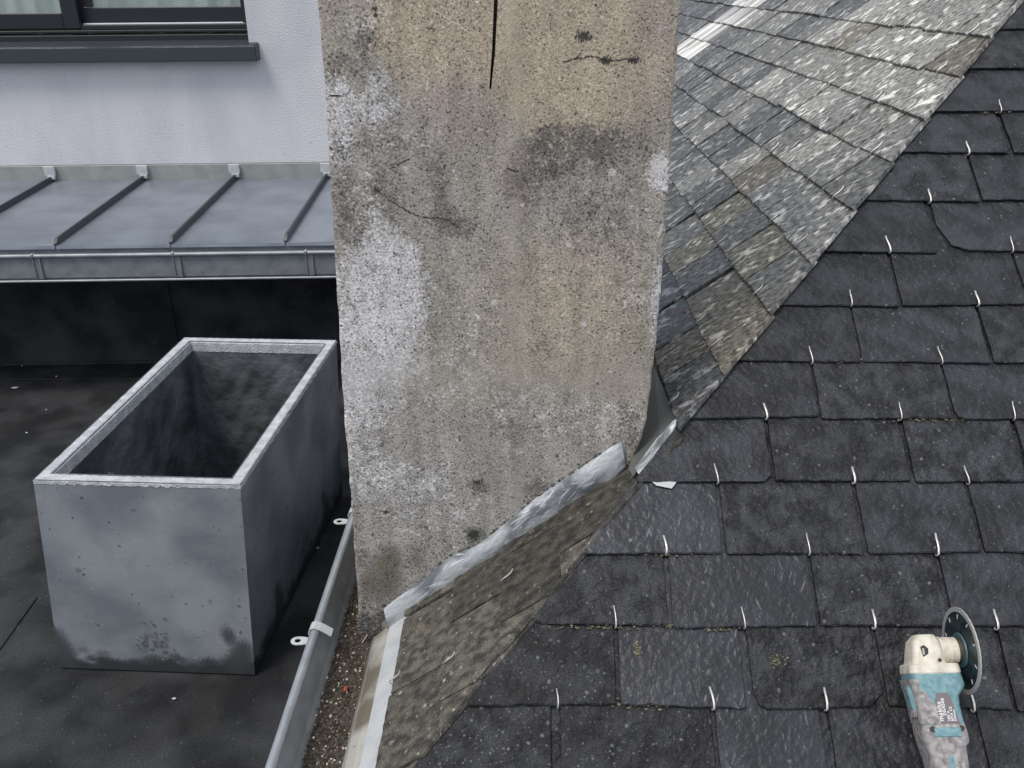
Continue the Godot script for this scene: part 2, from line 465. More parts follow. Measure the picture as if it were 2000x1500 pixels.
	# zinc apron by the gutter: bright metal with brown water stains
	var da := mottled(1024, Color(0.16, 0.14, 0.105), Color(0.44, 0.43, 0.39), 0.006, 155, 0.12, 2.6, 0.2)
	specks(da, 1024, 200, 1.5, 6.0, Color(0.09, 0.075, 0.055), 0.3, 0.8)
	M.apron = tmat(to_tex(da, 1024, 1024), 0.55, null, 0.1, 0.15)
	M.gutter_metal = triplanar(tmat(to_tex(mottled(512, Color(0.3, 0.325, 0.35), Color(0.43, 0.45, 0.475), 0.012, 157, 0.08), 512, 512), 0.4, null, 0.1, 0.45), 2.0)
	M.hook = mat(lin(0.62, 0.61, 0.58), 0.38, 0.6)
	M.frame = mat(lin(0.012, 0.016, 0.022), 0.4)
	M.sill = mat(lin(0.028, 0.035, 0.045), 0.42)
	M.deck = mat(lin(0.13, 0.1, 0.07), 0.9)   # sawn boards

func smooth(a: float, b: float, x: float) -> float:
	var t := clampf((x - a) / (b - a), 0.0, 1.0)
	return t * t * (3.0 - 2.0 * t)

# ---------------------------------------------------------------- chimney
const CH_Z := -1.46
const CH_X0 := -0.38
const CH_Y1 := 1.70
const CH_W := 0.64
const CH_H := 1.44
const CH_TW := 720
const CH_TH := 1620
var ch_img: PackedByteArray

func ch_px(px: float, py: float) -> Vector2:      # photo pixel -> texel of the chimney's front
	var p := hit(px, py, Vector3.BACK, CH_Z)
	return Vector2((p.x - CH_X0) / CH_W * CH_TW, (CH_Y1 - p.y) / CH_H * CH_TH)

func ch_layer(blobs: Array) -> PackedByteArray:   # soft map of where a stain sits: [px, py, rx, ry, weight]
	var w := 90; var h := 202
	var f := PackedFloat32Array()
	f.resize(w * h)
	for b in blobs:
		var c := ch_px(b[0], b[1]) / 8.0
		var sx: float = absf(ch_px(b[0] + b[2], b[1]).x / 8.0 - c.x)
		var sy: float = absf(ch_px(b[0], b[1] + b[3]).y / 8.0 - c.y)
		for y in range(maxi(0, int(c.y - sy * 1.7)), mini(h, int(c.y + sy * 1.7) + 2)):
			for x in range(maxi(0, int(c.x - sx * 1.7)), mini(w, int(c.x + sx * 1.7) + 2)):
				var r := sqrt(pow((x - c.x) / sx, 2.0) + pow((y - c.y) / sy, 2.0))
				var k: float = b[4] * (1.0 - smooth(0.45, 1.55, r))
				f[y * w + x] = 1.0 - (1.0 - f[y * w + x]) * (1.0 - k)
	var by := PackedByteArray()
	by.resize(w * h)
	for i in w * h: by[i] = clampi(int(f[i] * 255.0), 0, 255)
	var im := Image.create_from_data(w, h, false, Image.FORMAT_L8, by)
	im.resize(CH_TW, CH_TH, Image.INTERPOLATE_CUBIC)
	return im.get_data()

func make_chimney_material() -> void:
	var w := CH_TW; var h := CH_TH
	var warm := ch_layer([[1110, 150, 150, 120, 1.0], [1000, 60, 200, 110, 0.8], [1150, 20, 190, 110, 0.9], [830, 80, 110, 120, 0.75], [1230, 120, 90, 130, 0.6], [780, 20, 80, 70, 0.6], [1000, 600, 260, 160, 0.35], [1130, 620, 150, 130, 0.35], [860, 830, 120, 110, 0.3], [1120, 500, 160, 110, 0.3]])
	var pink := ch_layer([[890, 200, 70, 70, 0.7], [830, 220, 60, 60, 0.55], [1010, 360, 40, 80, 0.8], [920, 300, 80, 60, 0.45], [1250, 180, 60, 160, 0.5], [1280, 30, 50, 60, 0.7], [1180, 500, 130, 60, 0.45]])
	var dark := ch_layer([[1100, 350, 150, 90, 0.42], [1180, 480, 120, 120, 0.3], [760, 330, 110, 120, 0.3], [870, 480, 100, 60, 0.3], [980, 700, 60, 160, 0.25], [800, 1090, 110, 70, 0.3], [1130, 285, 130, 42, 0.9], [1090, 270, 70, 36, 0.8], [1210, 260, 70, 30, 0.7], [1080, 310, 40, 50, 0.7], [1020, 345, 50, 50, 0.6], [850, 350, 20, 60, 0.75], [865, 420, 30, 40, 0.85], [890, 440, 40, 20, 0.8], [740, 370, 35, 60, 0.65], [735, 280, 45, 35, 0.55], [660, 130, 40, 50, 0.7], [715, 70, 30, 40, 0.6], [700, 60, 26, 40, 0.4], [680, 430, 40, 60, 0.55], [1000, 840, 18, 90, 0.6], [960, 800, 26, 60, 0.4], [925, 1045, 24, 24, 1.0], [932, 945, 22, 14, 0.9], [1045, 955, 34, 26, 0.85], [1030, 1000, 22, 18, 0.7], [750, 1000, 26, 12, 0.7], [740, 1110, 60, 60, 0.6], [720, 1190, 40, 60, 0.9], [760, 1180, 40, 50, 0.75], [810, 1080, 26, 40, 0.6], [1230, 840, 30, 50, 0.7], [1215, 800, 40, 30, 0.4], [1240, 450, 30, 200, 0.25], [1265, 720, 20, 60, 0.35], [870, 570, 20, 26, 0.5], [1170, 450, 80, 60, 0.35], [870, 930, 40, 20, 0.4], [1090, 850, 60, 30, 0.3], [660, 330, 22, 90, 0.5], [700, 590, 30, 30, 0.35], [690, 1000, 24, 90, 0.35]])
	var pale := ch_layer([[740, 560, 90, 120, 0.95], [700, 660, 60, 110, 0.8], [780, 600, 60, 120, 0.7], [655, 240, 28, 80, 0.9], [725, 200, 60, 34, 0.75], [650, 170, 26, 30, 0.8], [735, 150, 26, 26, 0.7], [700, 250, 70, 40, 0.4], [830, 265, 50, 26, 0.5], [1285, 330, 26, 44, 0.9], [1290, 540, 20, 60, 0.65], [1230, 580, 50, 60, 0.4], [1280, 600, 16, 90, 0.6], [715, 760, 60, 100, 0.6], [690, 880, 60, 110, 0.5], [830, 740, 90, 60, 0.4], [920, 690, 50, 90, 0.35], [1180, 820, 90, 50, 0.4], [1080, 780, 90, 60, 0.3], [1010, 820, 60, 100, 0.3], [720, 40, 50, 60, 0.4], [860, 980, 110, 90, 0.35], [780, 940, 90, 60, 0.35], [700, 380, 40, 50, 0.35], [1060, 290, 20, 34, 0.4]])
	var grey := ch_layer([[850, 1000, 260, 190, 0.9], [760, 900, 160, 200, 0.7], [1050, 900, 200, 110, 0.6], [900, 480, 260, 160, 0.5], [750, 300, 120, 200, 0.7], [1150, 420, 160, 160, 0.6]])
	var moss := ch_layer([[745, 1120, 40, 46, 0.85], [765, 1080, 16, 26, 0.9], [810, 1085, 14, 18, 0.7], [720, 1140, 24, 24, 0.7]])
	var n0 := noise_bytes(w, h, 0.009, 200, 4)
	var n1 := noise_bytes(w, h, 0.03, 201, 5)
	var n2 := noise_bytes(w, h, 0.12, 202, 4)
	var nv := noise_bytes(w, h, 0.02, 209, 4, FastNoiseLite.TYPE_SIMPLEX_SMOOTH, Vector2(1, 6))
	var g1 := noise_bytes(w, h, 0.38, 203, 2, FastNoiseLite.TYPE_VALUE)
	var g2 := noise_bytes(w, h, 0.6, 204, 1, FastNoiseLite.TYPE_VALUE)
	var d := PackedByteArray()
	d.resize(w * h * 3)
	var hb := PackedByteArray()
	hb.resize(w * h)
	var base := Vector3(0.35, 0.318, 0.275)
	var c_warm := Vector3(0.425, 0.367, 0.285)
	var c_pink := Vector3(0.33, 0.275, 0.26)
	var c_dark := Vector3(0.12, 0.112, 0.104)
	var c_pale := Vector3(0.63, 0.62, 0.64)
	var c_grey := Vector3(0.32, 0.306, 0.286)
	var c_moss := Vector3(0.085, 0.068, 0.032)
	var j := 0
	for i in w * h:
		var a := n1[i] / 255.0 - 0.5
		var b := n2[i] / 255.0 - 0.5
		var g := g1[i] / 255.0 - 0.5
		var g_ := g2[i] / 255.0 - 0.5
		var f := n0[i] / 255.0 - 0.5
		var e := a * 0.45 + b * 0.5 + g * 0.4 + f * 0.25
		var c := base
		var k := grey[i] / 255.0
		if k > 0.01: c = c.lerp(c_grey, k)
		k = warm[i] / 255.0
		if k > 0.01: c = c.lerp(c_warm, clampf((k - 0.3) * 1.7 + e, 0.0, 1.0))
		k = pink[i] / 255.0
		if k > 0.05: c = c.lerp(c_pink, clampf((k - 0.4) * 1.5 + e * 1.6, 0.0, 0.7))
		k = pale[i] / 255.0 + maxf(0.0, a * 0.3 + b * 0.35 + f * 0.2 - 0.05)
		if k > 0.1: c = c.lerp(c_pale, clampf((k - 0.4) * 1.3 + e * 1.4, 0.0, 0.85))
		k = dark[i] / 255.0 + maxf(0.0, -a * 0.25 - b * 0.3 - f * 0.2 - 0.06)
		if k > 0.1: c = c.lerp(c_dark, clampf((k - 0.45) * 1.3 - e * 1.5, 0.0, 0.75))
		k = moss[i] / 255.0
		if k > 0.1: c = c.lerp(c_moss, clampf((k - 0.6) * 1.6 + e * 3.0, 0.0, 0.75))
		var gr := 1.0 + g * 0.62 + g_ * 0.62 + b * 0.25 + a * 0.14 + f * 0.15 + (nv[i] / 255.0 - 0.5) * 0.4
		var pit := g + g_ * 0.5 + b * 0.3
		if pit < -0.35: gr *= 0.4
		elif pit > 0.42: gr *= 1.3
		d[j] = lut[clampi(int(c.x * gr * 2047.0), 0, 2047)]
		d[j + 1] = lut[clampi(int(c.y * gr * 2047.0), 0, 2047)]
		d[j + 2] = lut[clampi(int(c.z * gr * 2047.0), 0, 2047)]
		hb[i] = clampi(int(128.0 + (pit * 0.8 + a * 0.5) * 150.0), 0, 255)
		j += 3
	# pits, spots of lichen, aggregate
	for q in 420:
		splat(d, w, h, rng.randf() * w, rng.randf() * h, rng.randf_range(1.0, 2.6), rng.randf_range(1.0, 2.4), 0.0, Color(0.03, 0.028, 0.025), rng.randf_range(0.4, 0.95), 0.5, false)
	for q in 160:
		splat(d, w, h, rng.randf() * w, rng.randf() * h, rng.randf_range(1.2, 4.5), rng.randf_range(1.2, 4.0), rng.randf() * 3.0, Color(0.62, 0.6, 0.56), rng.randf_range(0.3, 0.85), 0.8, false)
	for q in 60:
		var c := ch_px(rng.randf_range(680, 1240), rng.randf_range(850, 1130))
		splat(d, w, h, c.x, c.y, rng.randf_range(2, 7), rng.randf_range(2, 6), rng.randf() * 3.0, Color(0.06, 0.057, 0.052), rng.randf_range(0.3, 0.8), 1.0, false)
	for s in [[1195, 338, 8, 8], [1285, 318, 16, 20], [1262, 410, 5, 4], [703, 950, 6, 7], [1140, 632, 7, 8], [886, 492, 6, 5], [1112, 478, 7, 6], [965, 590, 8, 7], [1065, 520, 5, 4], [1020, 400, 5, 4], [790, 330, 6, 5], [1290, 450, 4, 14], [1288, 560, 5, 16]]:
		var c := ch_px(s[0], s[1])
		splat(d, w, h, c.x, c.y, s[2], s[3], 0.3, Color(0.66, 0.66, 0.64), 0.7, 1.0, false)
	for s in [[1140, 72, 16, 9], [1183, 118, 11, 8], [1238, 118, 11, 7], [733, 17, 5, 4], [733, 30, 4, 4], [735, 372, 8, 7], [1256, 411, 3, 3], [925, 1045, 14, 15], [932, 942, 10, 6], [753, 1000, 9, 5]]:
		var c := ch_px(s[0], s[1])
		splat(d, w, h, c.x, c.y, s[2], s[3], 0.0, Color(0.03, 0.032, 0.03), 0.8, 1.0, false)
	# scratches and chalk marks
	for s in [[848, 20, 922, 66, 1.3], [836, 155, 834, 176, 1.5], [905, 20, 918, 38, 0.9], [925, 35, 950, 60, 0.8], [1020, 715, 1030, 740, 0.9], [725, 165, 745, 250, 0.8]]:
		stroke(d, hb, s[0], s[1], s[2], s[3], s[4], Color(0.66, 0.63, 0.56), 0.75, 0.6)
	# cracks
	for s in [[1100, 122, 1125, 114], [1125, 114, 1160, 112], [1160, 112, 1185, 119], [1185, 119, 1215, 116], [1215, 116, 1245, 121], [1125, 114, 1136, 98], [757, 390, 778, 402], [778, 402, 800, 417], [800, 417, 830, 424], [830, 424, 870, 428], [870, 428, 900, 446], [800, 310, 760, 330], [990, 330, 1015, 335]]:
		stroke(d, hb, s[0], s[1], s[2], s[3], 1.3, Color(0.03, 0.028, 0.025), 0.9, 2.0)
	M.chimney = tmat(to_tex(d, w, h), 0.92, to_tex(hb, w, h, Image.FORMAT_L8), 0.13, 0.0, 0.3)
	M.chimney.texture_repeat = true
	var mo := mottled(512, Color(0.035, 0.034, 0.034), Color(0.2, 0.19, 0.18), 0.03, 207, 0.4, 2.6, 0.3)
	M.mortar = triplanar(tmat(to_tex(mo, 512, 512), 0.95, bump_tex(512, 0.1, 208, 4), 0.6), 4.0)

func stroke(d: PackedByteArray, hb: PackedByteArray, x0: float, y0: float, x1: float, y1: float, r: float, col: Color, alpha: float, jig: float) -> void:
	var a := ch_px(x0, y0); var b := ch_px(x1, y1)
	var n := int(a.distance_to(b)) + 1
	var off := 0.0
	for i in n:
		off += rng.randf_range(-0.5, 0.5) * jig
		off *= 0.9
		var p := a.lerp(b, float(i) / n) + (b - a).orthogonal().normalized() * off
		if rng.randf() < 0.85: splat(d, CH_TW, CH_TH, p.x, p.y, r * rng.randf_range(0.7, 1.5), r * rng.randf_range(0.7, 1.5), 0.0, col, alpha * rng.randf_range(0.5, 1.0), 0.3, false)

func jag(a: Vector2, b: Vector2, step: float, amp: float, out: PackedVector2Array) -> void:   # a .. b without b, uneven
	var n := maxi(1, int(a.distance_to(b) / step))
	var o := (b - a).orthogonal().normalized()
	for i in n:
		var p := a.lerp(b, float(i) / n)
		out.append(p + (o * rng.randf_range(-amp, amp) if i > 0 else Vector2.ZERO))

func build_chimney() -> void:
	var base := Vector3(-0.05, 0.3, CH_Z - 0.2)
	var root := thing("chimney_stack", "tall weathered beige rendered chimney with a vertical saw cut, standing on the hip", "chimney", base)
	var out := PackedVector2Array()
	var left := [Vector2(-0.319, 2.2), Vector2(-0.321, 1.52), Vector2(-0.3215, 1.3862)]
	for i in left.size() - 1: jag(left[i], left[i + 1], 0.02, 0.0008, out)
	# small saw cut in the left edge
	out.append_array([Vector2(-0.3215, 1.3862), Vector2(-0.302, 1.3852), Vector2(-0.289, 1.3835), Vector2(-0.302, 1.3823), Vector2(-0.3215, 1.3828)])
	left = [Vector2(-0.322, 1.378), Vector2(-0.33, 1.14), Vector2(-0.34, 0.871), Vector2(-0.345, 0.57), Vector2(-0.351, 0.369), Vector2(-0.349, 0.325), Vector2(-0.335, 0.306), Vector2(-0.312, 0.302), Vector2(-0.27, 0.325), Vector2(0.19, 0.695), Vector2(0.203, 0.745), Vector2(0.211, 0.766), Vector2(0.219, 0.808), Vector2(0.2265, 0.952), Vector2(0.231, 1.139), Vector2(0.231, 1.332), Vector2(0.229, 1.52), Vector2(0.228, 2.2)]
	for i in left.size() - 1: jag(left[i], left[i + 1], 0.016, 0.0011, out)
	out.append(Vector2(0.228, 2.2))
	# the long saw cut runs down from the top
	var cut := [Vector2(-0.0435, 2.2), Vector2(-0.0462, 1.52), Vector2(-0.0512, 1.45), Vector2(-0.0582, 1.395), Vector2(-0.0602, 1.391), Vector2(-0.0614, 1.395), Vector2(-0.0562, 1.45), Vector2(-0.0522, 1.52), Vector2(-0.0505, 2.2)]
	var first := out.size()
	for p in cut: out.append(p)
	var bev := PackedFloat32Array()
	for i in out.size(): bev.append(0.0002 if i >= first or (out[i].y > 1.381 and out[i].y < 1.3865 and out[i].x < -0.285) else rng.randf_range(0.002, 0.0055))
	var uvf := Vector2(-CH_X0 / CH_W, CH_Y1 / CH_H)
	# u = (x - X0) / W, v = (Y1 - y) / H : slab gives poly * uvs + uvo, so build it in units of u and v by hand afterwards
	var mesh := slab(out, Vector3(0, 0, CH_Z), Vector3.RIGHT, Vector3.UP, Vector3.BACK, func(_p): return 0.0, 0.06, bev, 1.0, Vector2.ZERO, false)
	var arr := mesh.surface_get_arrays(0)
	var uv: PackedVector2Array = arr[Mesh.ARRAY_TEX_UV]
	var vs: PackedVector3Array = arr[Mesh.ARRAY_VERTEX]
	for i in uv.size(): uv[i] = Vector2((vs[i].x + (CH_Z - vs[i].z) * 0.7 - CH_X0) / CH_W, (CH_Y1 - vs[i].y) / CH_H)
	arr[Mesh.ARRAY_TEX_UV] = uv
	var am := ArrayMesh.new()
	am.add_surface_from_arrays(Mesh.PRIMITIVE_TRIANGLES, arr)
	obj("front_face", am, M.chimney, root, -base)
	# the body behind it
	var st := start()
	var fr := [Vector2(-0.319, 2.2), Vector2(0.228, 2.2), Vector2(0.231, 1.2), Vector2(0.2265, 0.952), Vector2(0.2, 0.70), Vector2(-0.3, 0.304), Vector2(-0.349, 0.325), Vector2(-0.345, 0.57), Vector2(-0.3315, 1.14)]
	var z0 := CH_Z - 0.06; var z1 := CH_Z - 0.44
	for i in fr.size():
		var p: Vector2 = fr[i]; var q: Vector2 = fr[(i + 1) % fr.size()]
		var l := p.distance_to(q)
		quad(st, Vector3(p.x, p.y, z1), Vector3(q.x, q.y, z1), Vector3(q.x, q.y, z0), Vector3(p.x, p.y, z0), Vector2(0, p.y / 1.4), Vector2(0, q.y / 1.4 + (l if absf(p.y - q.y) < 0.01 else 0.0)), Vector2(0.6, q.y / 1.4), Vector2(0.6, p.y / 1.4))
	var poly := PackedVector2Array(fr)
	var tr := Geometry2D.triangulate_polygon(poly)
	for zz in [z0, z1]:
		for i in range(0, tr.size(), 3):
			var a: Vector2 = poly[tr[i]]; var b: Vector2 = poly[tr[i + 1]]; var c: Vector2 = poly[tr[i + 2]]
			var cw := (b - a).cross(c - a) < 0.0
			if cw != (zz == z0):
				var x := b; b = c; c = x
			tri(st, Vector3(a.x, a.y, zz), Vector3(b.x, b.y, zz), Vector3(c.x, c.y, zz), a * 0.7, b * 0.7, c * 0.7)
	obj("body", done(st), M.chimney, root, -base)
	# dressed lead strip at the foot: upper and lower edge measured on the front face
	var top := [[749, 1192], [790, 1163], [825, 1137], [853, 1112], [881, 1091], [910, 1078], [937, 1066], [965, 1045], [989, 1025], [1015, 1005], [1040, 983], [1065, 966], [1087, 950], [1115, 932], [1143, 912], [1180, 888], [1213, 864]]
	var bot := [[758, 1229], [795, 1208], [828, 1186], [858, 1163], [890, 1143], [919, 1123], [950, 1103], [984, 1080], [1008, 1058], [1026, 1043], [1056, 1024], [1087, 1006], [1115, 988], [1143, 971], [1171, 955], [1198, 932], [1222, 907]]
	st = start()
	var rows := []
	for i in top.size():
		var a := hit(top[i][0], top[i][1] - 3, Vector3.BACK, CH_Z + 0.004)
		var b := hit(bot[i][0], bot[i][1] + 2, Vector3.BACK, CH_Z + 0.013)
		var n := Vector3(0.25, 0.1, 1).normalized()
		b += n * 0.001 * sin(i * 2.7 + 1.0)
		var m := a.lerp(b, 0.55) + Vector3(0, 0, 0.0005 * sin(i * 1.3))
		rows.append([a + Vector3(0, 0.001, -0.004), a, m, b, b + Vector3(0.003, -0.006, -0.006)])
	st.set_smooth_group(0)
	for i in rows.size() - 1:
		for k in 4:
			var u0 := i * 0.07; var u1 := (i + 1) * 0.07
			quad(st, rows[i][k], rows[i + 1][k], rows[i + 1][k + 1], rows[i][k + 1], Vector2(u0, k * 0.035), Vector2(u1, k * 0.035), Vector2(u1, k * 0.035 + 0.035), Vector2(u0, k * 0.035 + 0.035))
	# the torn tab that folds back round the corner
	var e: Array = rows[-1]
	var f0 := [e[1] + Vector3(0.004, 0.002, -0.01), e[2] + Vector3(0.008, 0.0, -0.012), e[3] + Vector3(0.006, 0.006, -0.02)]
	quad(st, e[1], f0[0], f0[1], e[2]); quad(st, e[2], f0[1], f0[2], e[3])
	obj("lead_flashing", done(st), M.lead, root, -base)
	# crumbling mortar at the lower left corner and along the strip
	st = start()
	var lumps := []
	for q in 60: lumps.append([hit(clampf(726 + rng.randfn() * 18.0, 704, 765), 1236 - absf(rng.randfn()) * 24.0, Vector3.BACK, CH_Z), rng.randf_range(0.003, 0.011)])
	for q in 60:
		var k := rng.randf() * 15.9
		var i := int(k)
		var a := Vector2(top[i][0], top[i][1]).lerp(Vector2(top[i + 1][0], top[i + 1][1]), k - i)
		lumps.append([hit(a.x - 2, a.y - 5, Vector3.BACK, CH_Z), rng.randf_range(0.003, 0.007)])
	for l in lumps:
		if (l[0] as Vector3).y < 0.302: continue
		pebble(st, l[0], Vector3(l[1], l[1] * 0.8, l[1] * 0.55))
	obj("mortar", done(st), M.mortar, root, -base)

func pebble(st: SurfaceTool, c: Vector3, r: Vector3) -> void:
	var t := (1.0 + sqrt(5.0)) / 2.0
	var v := [Vector3(-1, t, 0), Vector3(1, t, 0), Vector3(-1, -t, 0), Vector3(1, -t, 0), Vector3(0, -1, t), Vector3(0, 1, t), Vector3(0, -1, -t), Vector3(0, 1, -t), Vector3(t, 0, -1), Vector3(t, 0, 1), Vector3(-t, 0, -1), Vector3(-t, 0, 1)]
	var p := []
	for q in v: p.append(c + (q as Vector3).normalized() * r * rng.randf_range(0.7, 1.15))
	for f in [[0, 11, 5], [0, 5, 1], [0, 1, 7], [0, 7, 10], [0, 10, 11], [1, 5, 9], [5, 11, 4], [11, 10, 2], [10, 7, 6], [7, 1, 8], [3, 9, 4], [3, 4, 2], [3, 2, 6], [3, 6, 8], [3, 8, 9], [4, 9, 5], [2, 4, 11], [6, 2, 10], [8, 6, 7], [9, 8, 1]]:
		tri(st, p[f[0]], p[f[2]], p[f[1]])

# ---------------------------------------------------------------- slate roof
var dark_n := Vector3(0, 0.771504, 0.636224)
const DARK_D := -0.31887
const PALE_K := 0.7965
const PALE_C := 0.5735
var pale_n: Vector3
var pale_u: Vector3

func hip_z(x: float) -> float:
	return -1.011 - (x + 0.187) * 0.966

func hook_mesh() -> ArrayMesh:   # local: x across, y up the slope, z out of the slate; the bend sits at the butt
	var st := start()
	tube(st, [Vector3(0, 0.012, -0.0085), Vector3(0, -0.0005, -0.0085), Vector3(0.0, -0.0032, -0.006), Vector3(0.0003, -0.0036, -0.002), Vector3(0.0008, -0.0012, 0.0012), Vector3(0.001, 0.008, 0.0022), Vector3(0.0004, 0.018, 0.002), Vector3(-0.0008, 0.026, 0.0026), Vector3(-0.0022, 0.033, 0.006)], 0.0013, 6)
	return done(st)

func place_hook(parent: Node3D, mesh: Mesh, p: Vector3, A: Vector3, U: Vector3, N: Vector3) -> void:
	var o := obj("slate_hook", mesh, M.hook, parent)
	var sc := rng.randf_range(0.8, 1.05)
	var tw := rng.randf_range(-0.1, 0.1)
	var b := Basis(A * cos(tw) + U * sin(tw), U * cos(tw) - A * sin(tw), N)
	o.transform = Transform3D(Basis(b.x * (1.0 if rng.randf() < 0.7 else 1.6), b.y * sc, b.z), p)

# one slate in (a, s): a0..a1 across, butt at s0, head at s1; clip is the outline that it may not leave
func slate_mesh(a0: float, a1: float, s0: float, len_: float, t: float, clip: PackedVector2Array, o: Vector3, A: Vector3, U: Vector3, N: Vector3, corner := Vector2.ZERO, swap_uv := false, tint := 1.0, lift := 0.0) -> ArrayMesh:
	var out := PackedVector2Array()
	var sk := rng.randf_range(-0.0025, 0.0025)
	var c := [Vector2(a0, s0 + sk), Vector2(a1, s0 - sk), Vector2(a1 + rng.randf_range(-0.001, 0.001), s0 + len_), Vector2(a0 + rng.randf_range(-0.001, 0.001), s0 + len_)]
	var r0: float = corner.x if corner.x > 0.0 else rng.randf_range(0.0008, 0.003)
	var r1: float = corner.y if corner.y > 0.0 else rng.randf_range(0.0008, 0.003)
	jag(c[0] + Vector2(r0, rng.randf_range(0.0, 0.001)), c[1] - Vector2(r1, 0.0), 0.011, 0.001, out)
	jag(c[1] - Vector2(r1, 0), c[1] + Vector2(0, r1), 0.012, 0.0008, out)
	jag(c[1] + Vector2(0, r1), c[2], 0.03, 0.0007, out)
	jag(c[2], c[3], 0.2, 0.0, out)
	jag(c[3], c[0] + Vector2(0, r0 * 1.2), 0.03, 0.0007, out)
	if r0 > 0.012: jag(c[0] + Vector2(0, r0 * 1.2), c[0] + Vector2(r0 * 0.35, r0 * 0.25), 0.009, 0.001, out)
	jag(c[0] + Vector2(r0 * 0.35, r0 * 0.25) if r0 > 0.012 else c[0] + Vector2(0, r0 * 1.2), c[0] + Vector2(r0, 0), 0.009, 0.001, out)
	if clip.size():
		var big := PackedVector2Array()
		for p in out: big.append(p * 100.0)
		var cl := PackedVector2Array()
		for p in clip: cl.append(p * 100.0)
		var parts := Geometry2D.intersect_polygons(big, cl)
		if parts.is_empty(): return null
		var best := parts[0]
		for p in parts: if p.size() > best.size(): best = p
		out = PackedVector2Array()
		for p in best:
			var q := p / 100.0
			if out.is_empty() or out[-1].distance_to(q) > 0.0012: out.append(q)
		if out.size() > 2 and out[0].distance_to(out[-1]) < 0.0012: out.remove_at(out.size() - 1)
		if out.size() < 3: return null
		var area := 0.0
		for i in out.size(): area += out[i].cross(out[(i + 1) % out.size()])
		if absf(area) < 0.0012: return null
	var bev := PackedFloat32Array()
	for p in out: bev.append(rng.randf_range(0.001, 0.0034) if p.y < s0 + 0.02 else rng.randf_range(0.0006, 0.0016))
	var tilt := t * 2.4 / len_
	var roll := rng.randf_range(-0.006, 0.006)
	var am := (a0 + a1) * 0.5
	var h := func(p: Vector2) -> float: return lift - (p.y - s0) * tilt + (p.x - am) * roll
	var uvo := Vector2(rng.randf(), rng.randf())
	var mesh := slab(out, o, A, U, N, h, t, bev, 1.0 / 0.6, uvo)
	var arr := mesh.surface_get_arrays(0)
	var uv: PackedVector2Array = arr[Mesh.ARRAY_TEX_UV]
	var col := PackedColorArray()
	var cv := Color(tint, tint, tint)
	col.resize(uv.size())
	col.fill(cv)
	arr[Mesh.ARRAY_COLOR] = col
	var am2 := ArrayMesh.new()
	am2.add_surface_from_arrays(Mesh.PRIMITIVE_TRIANGLES, arr)
	return am2

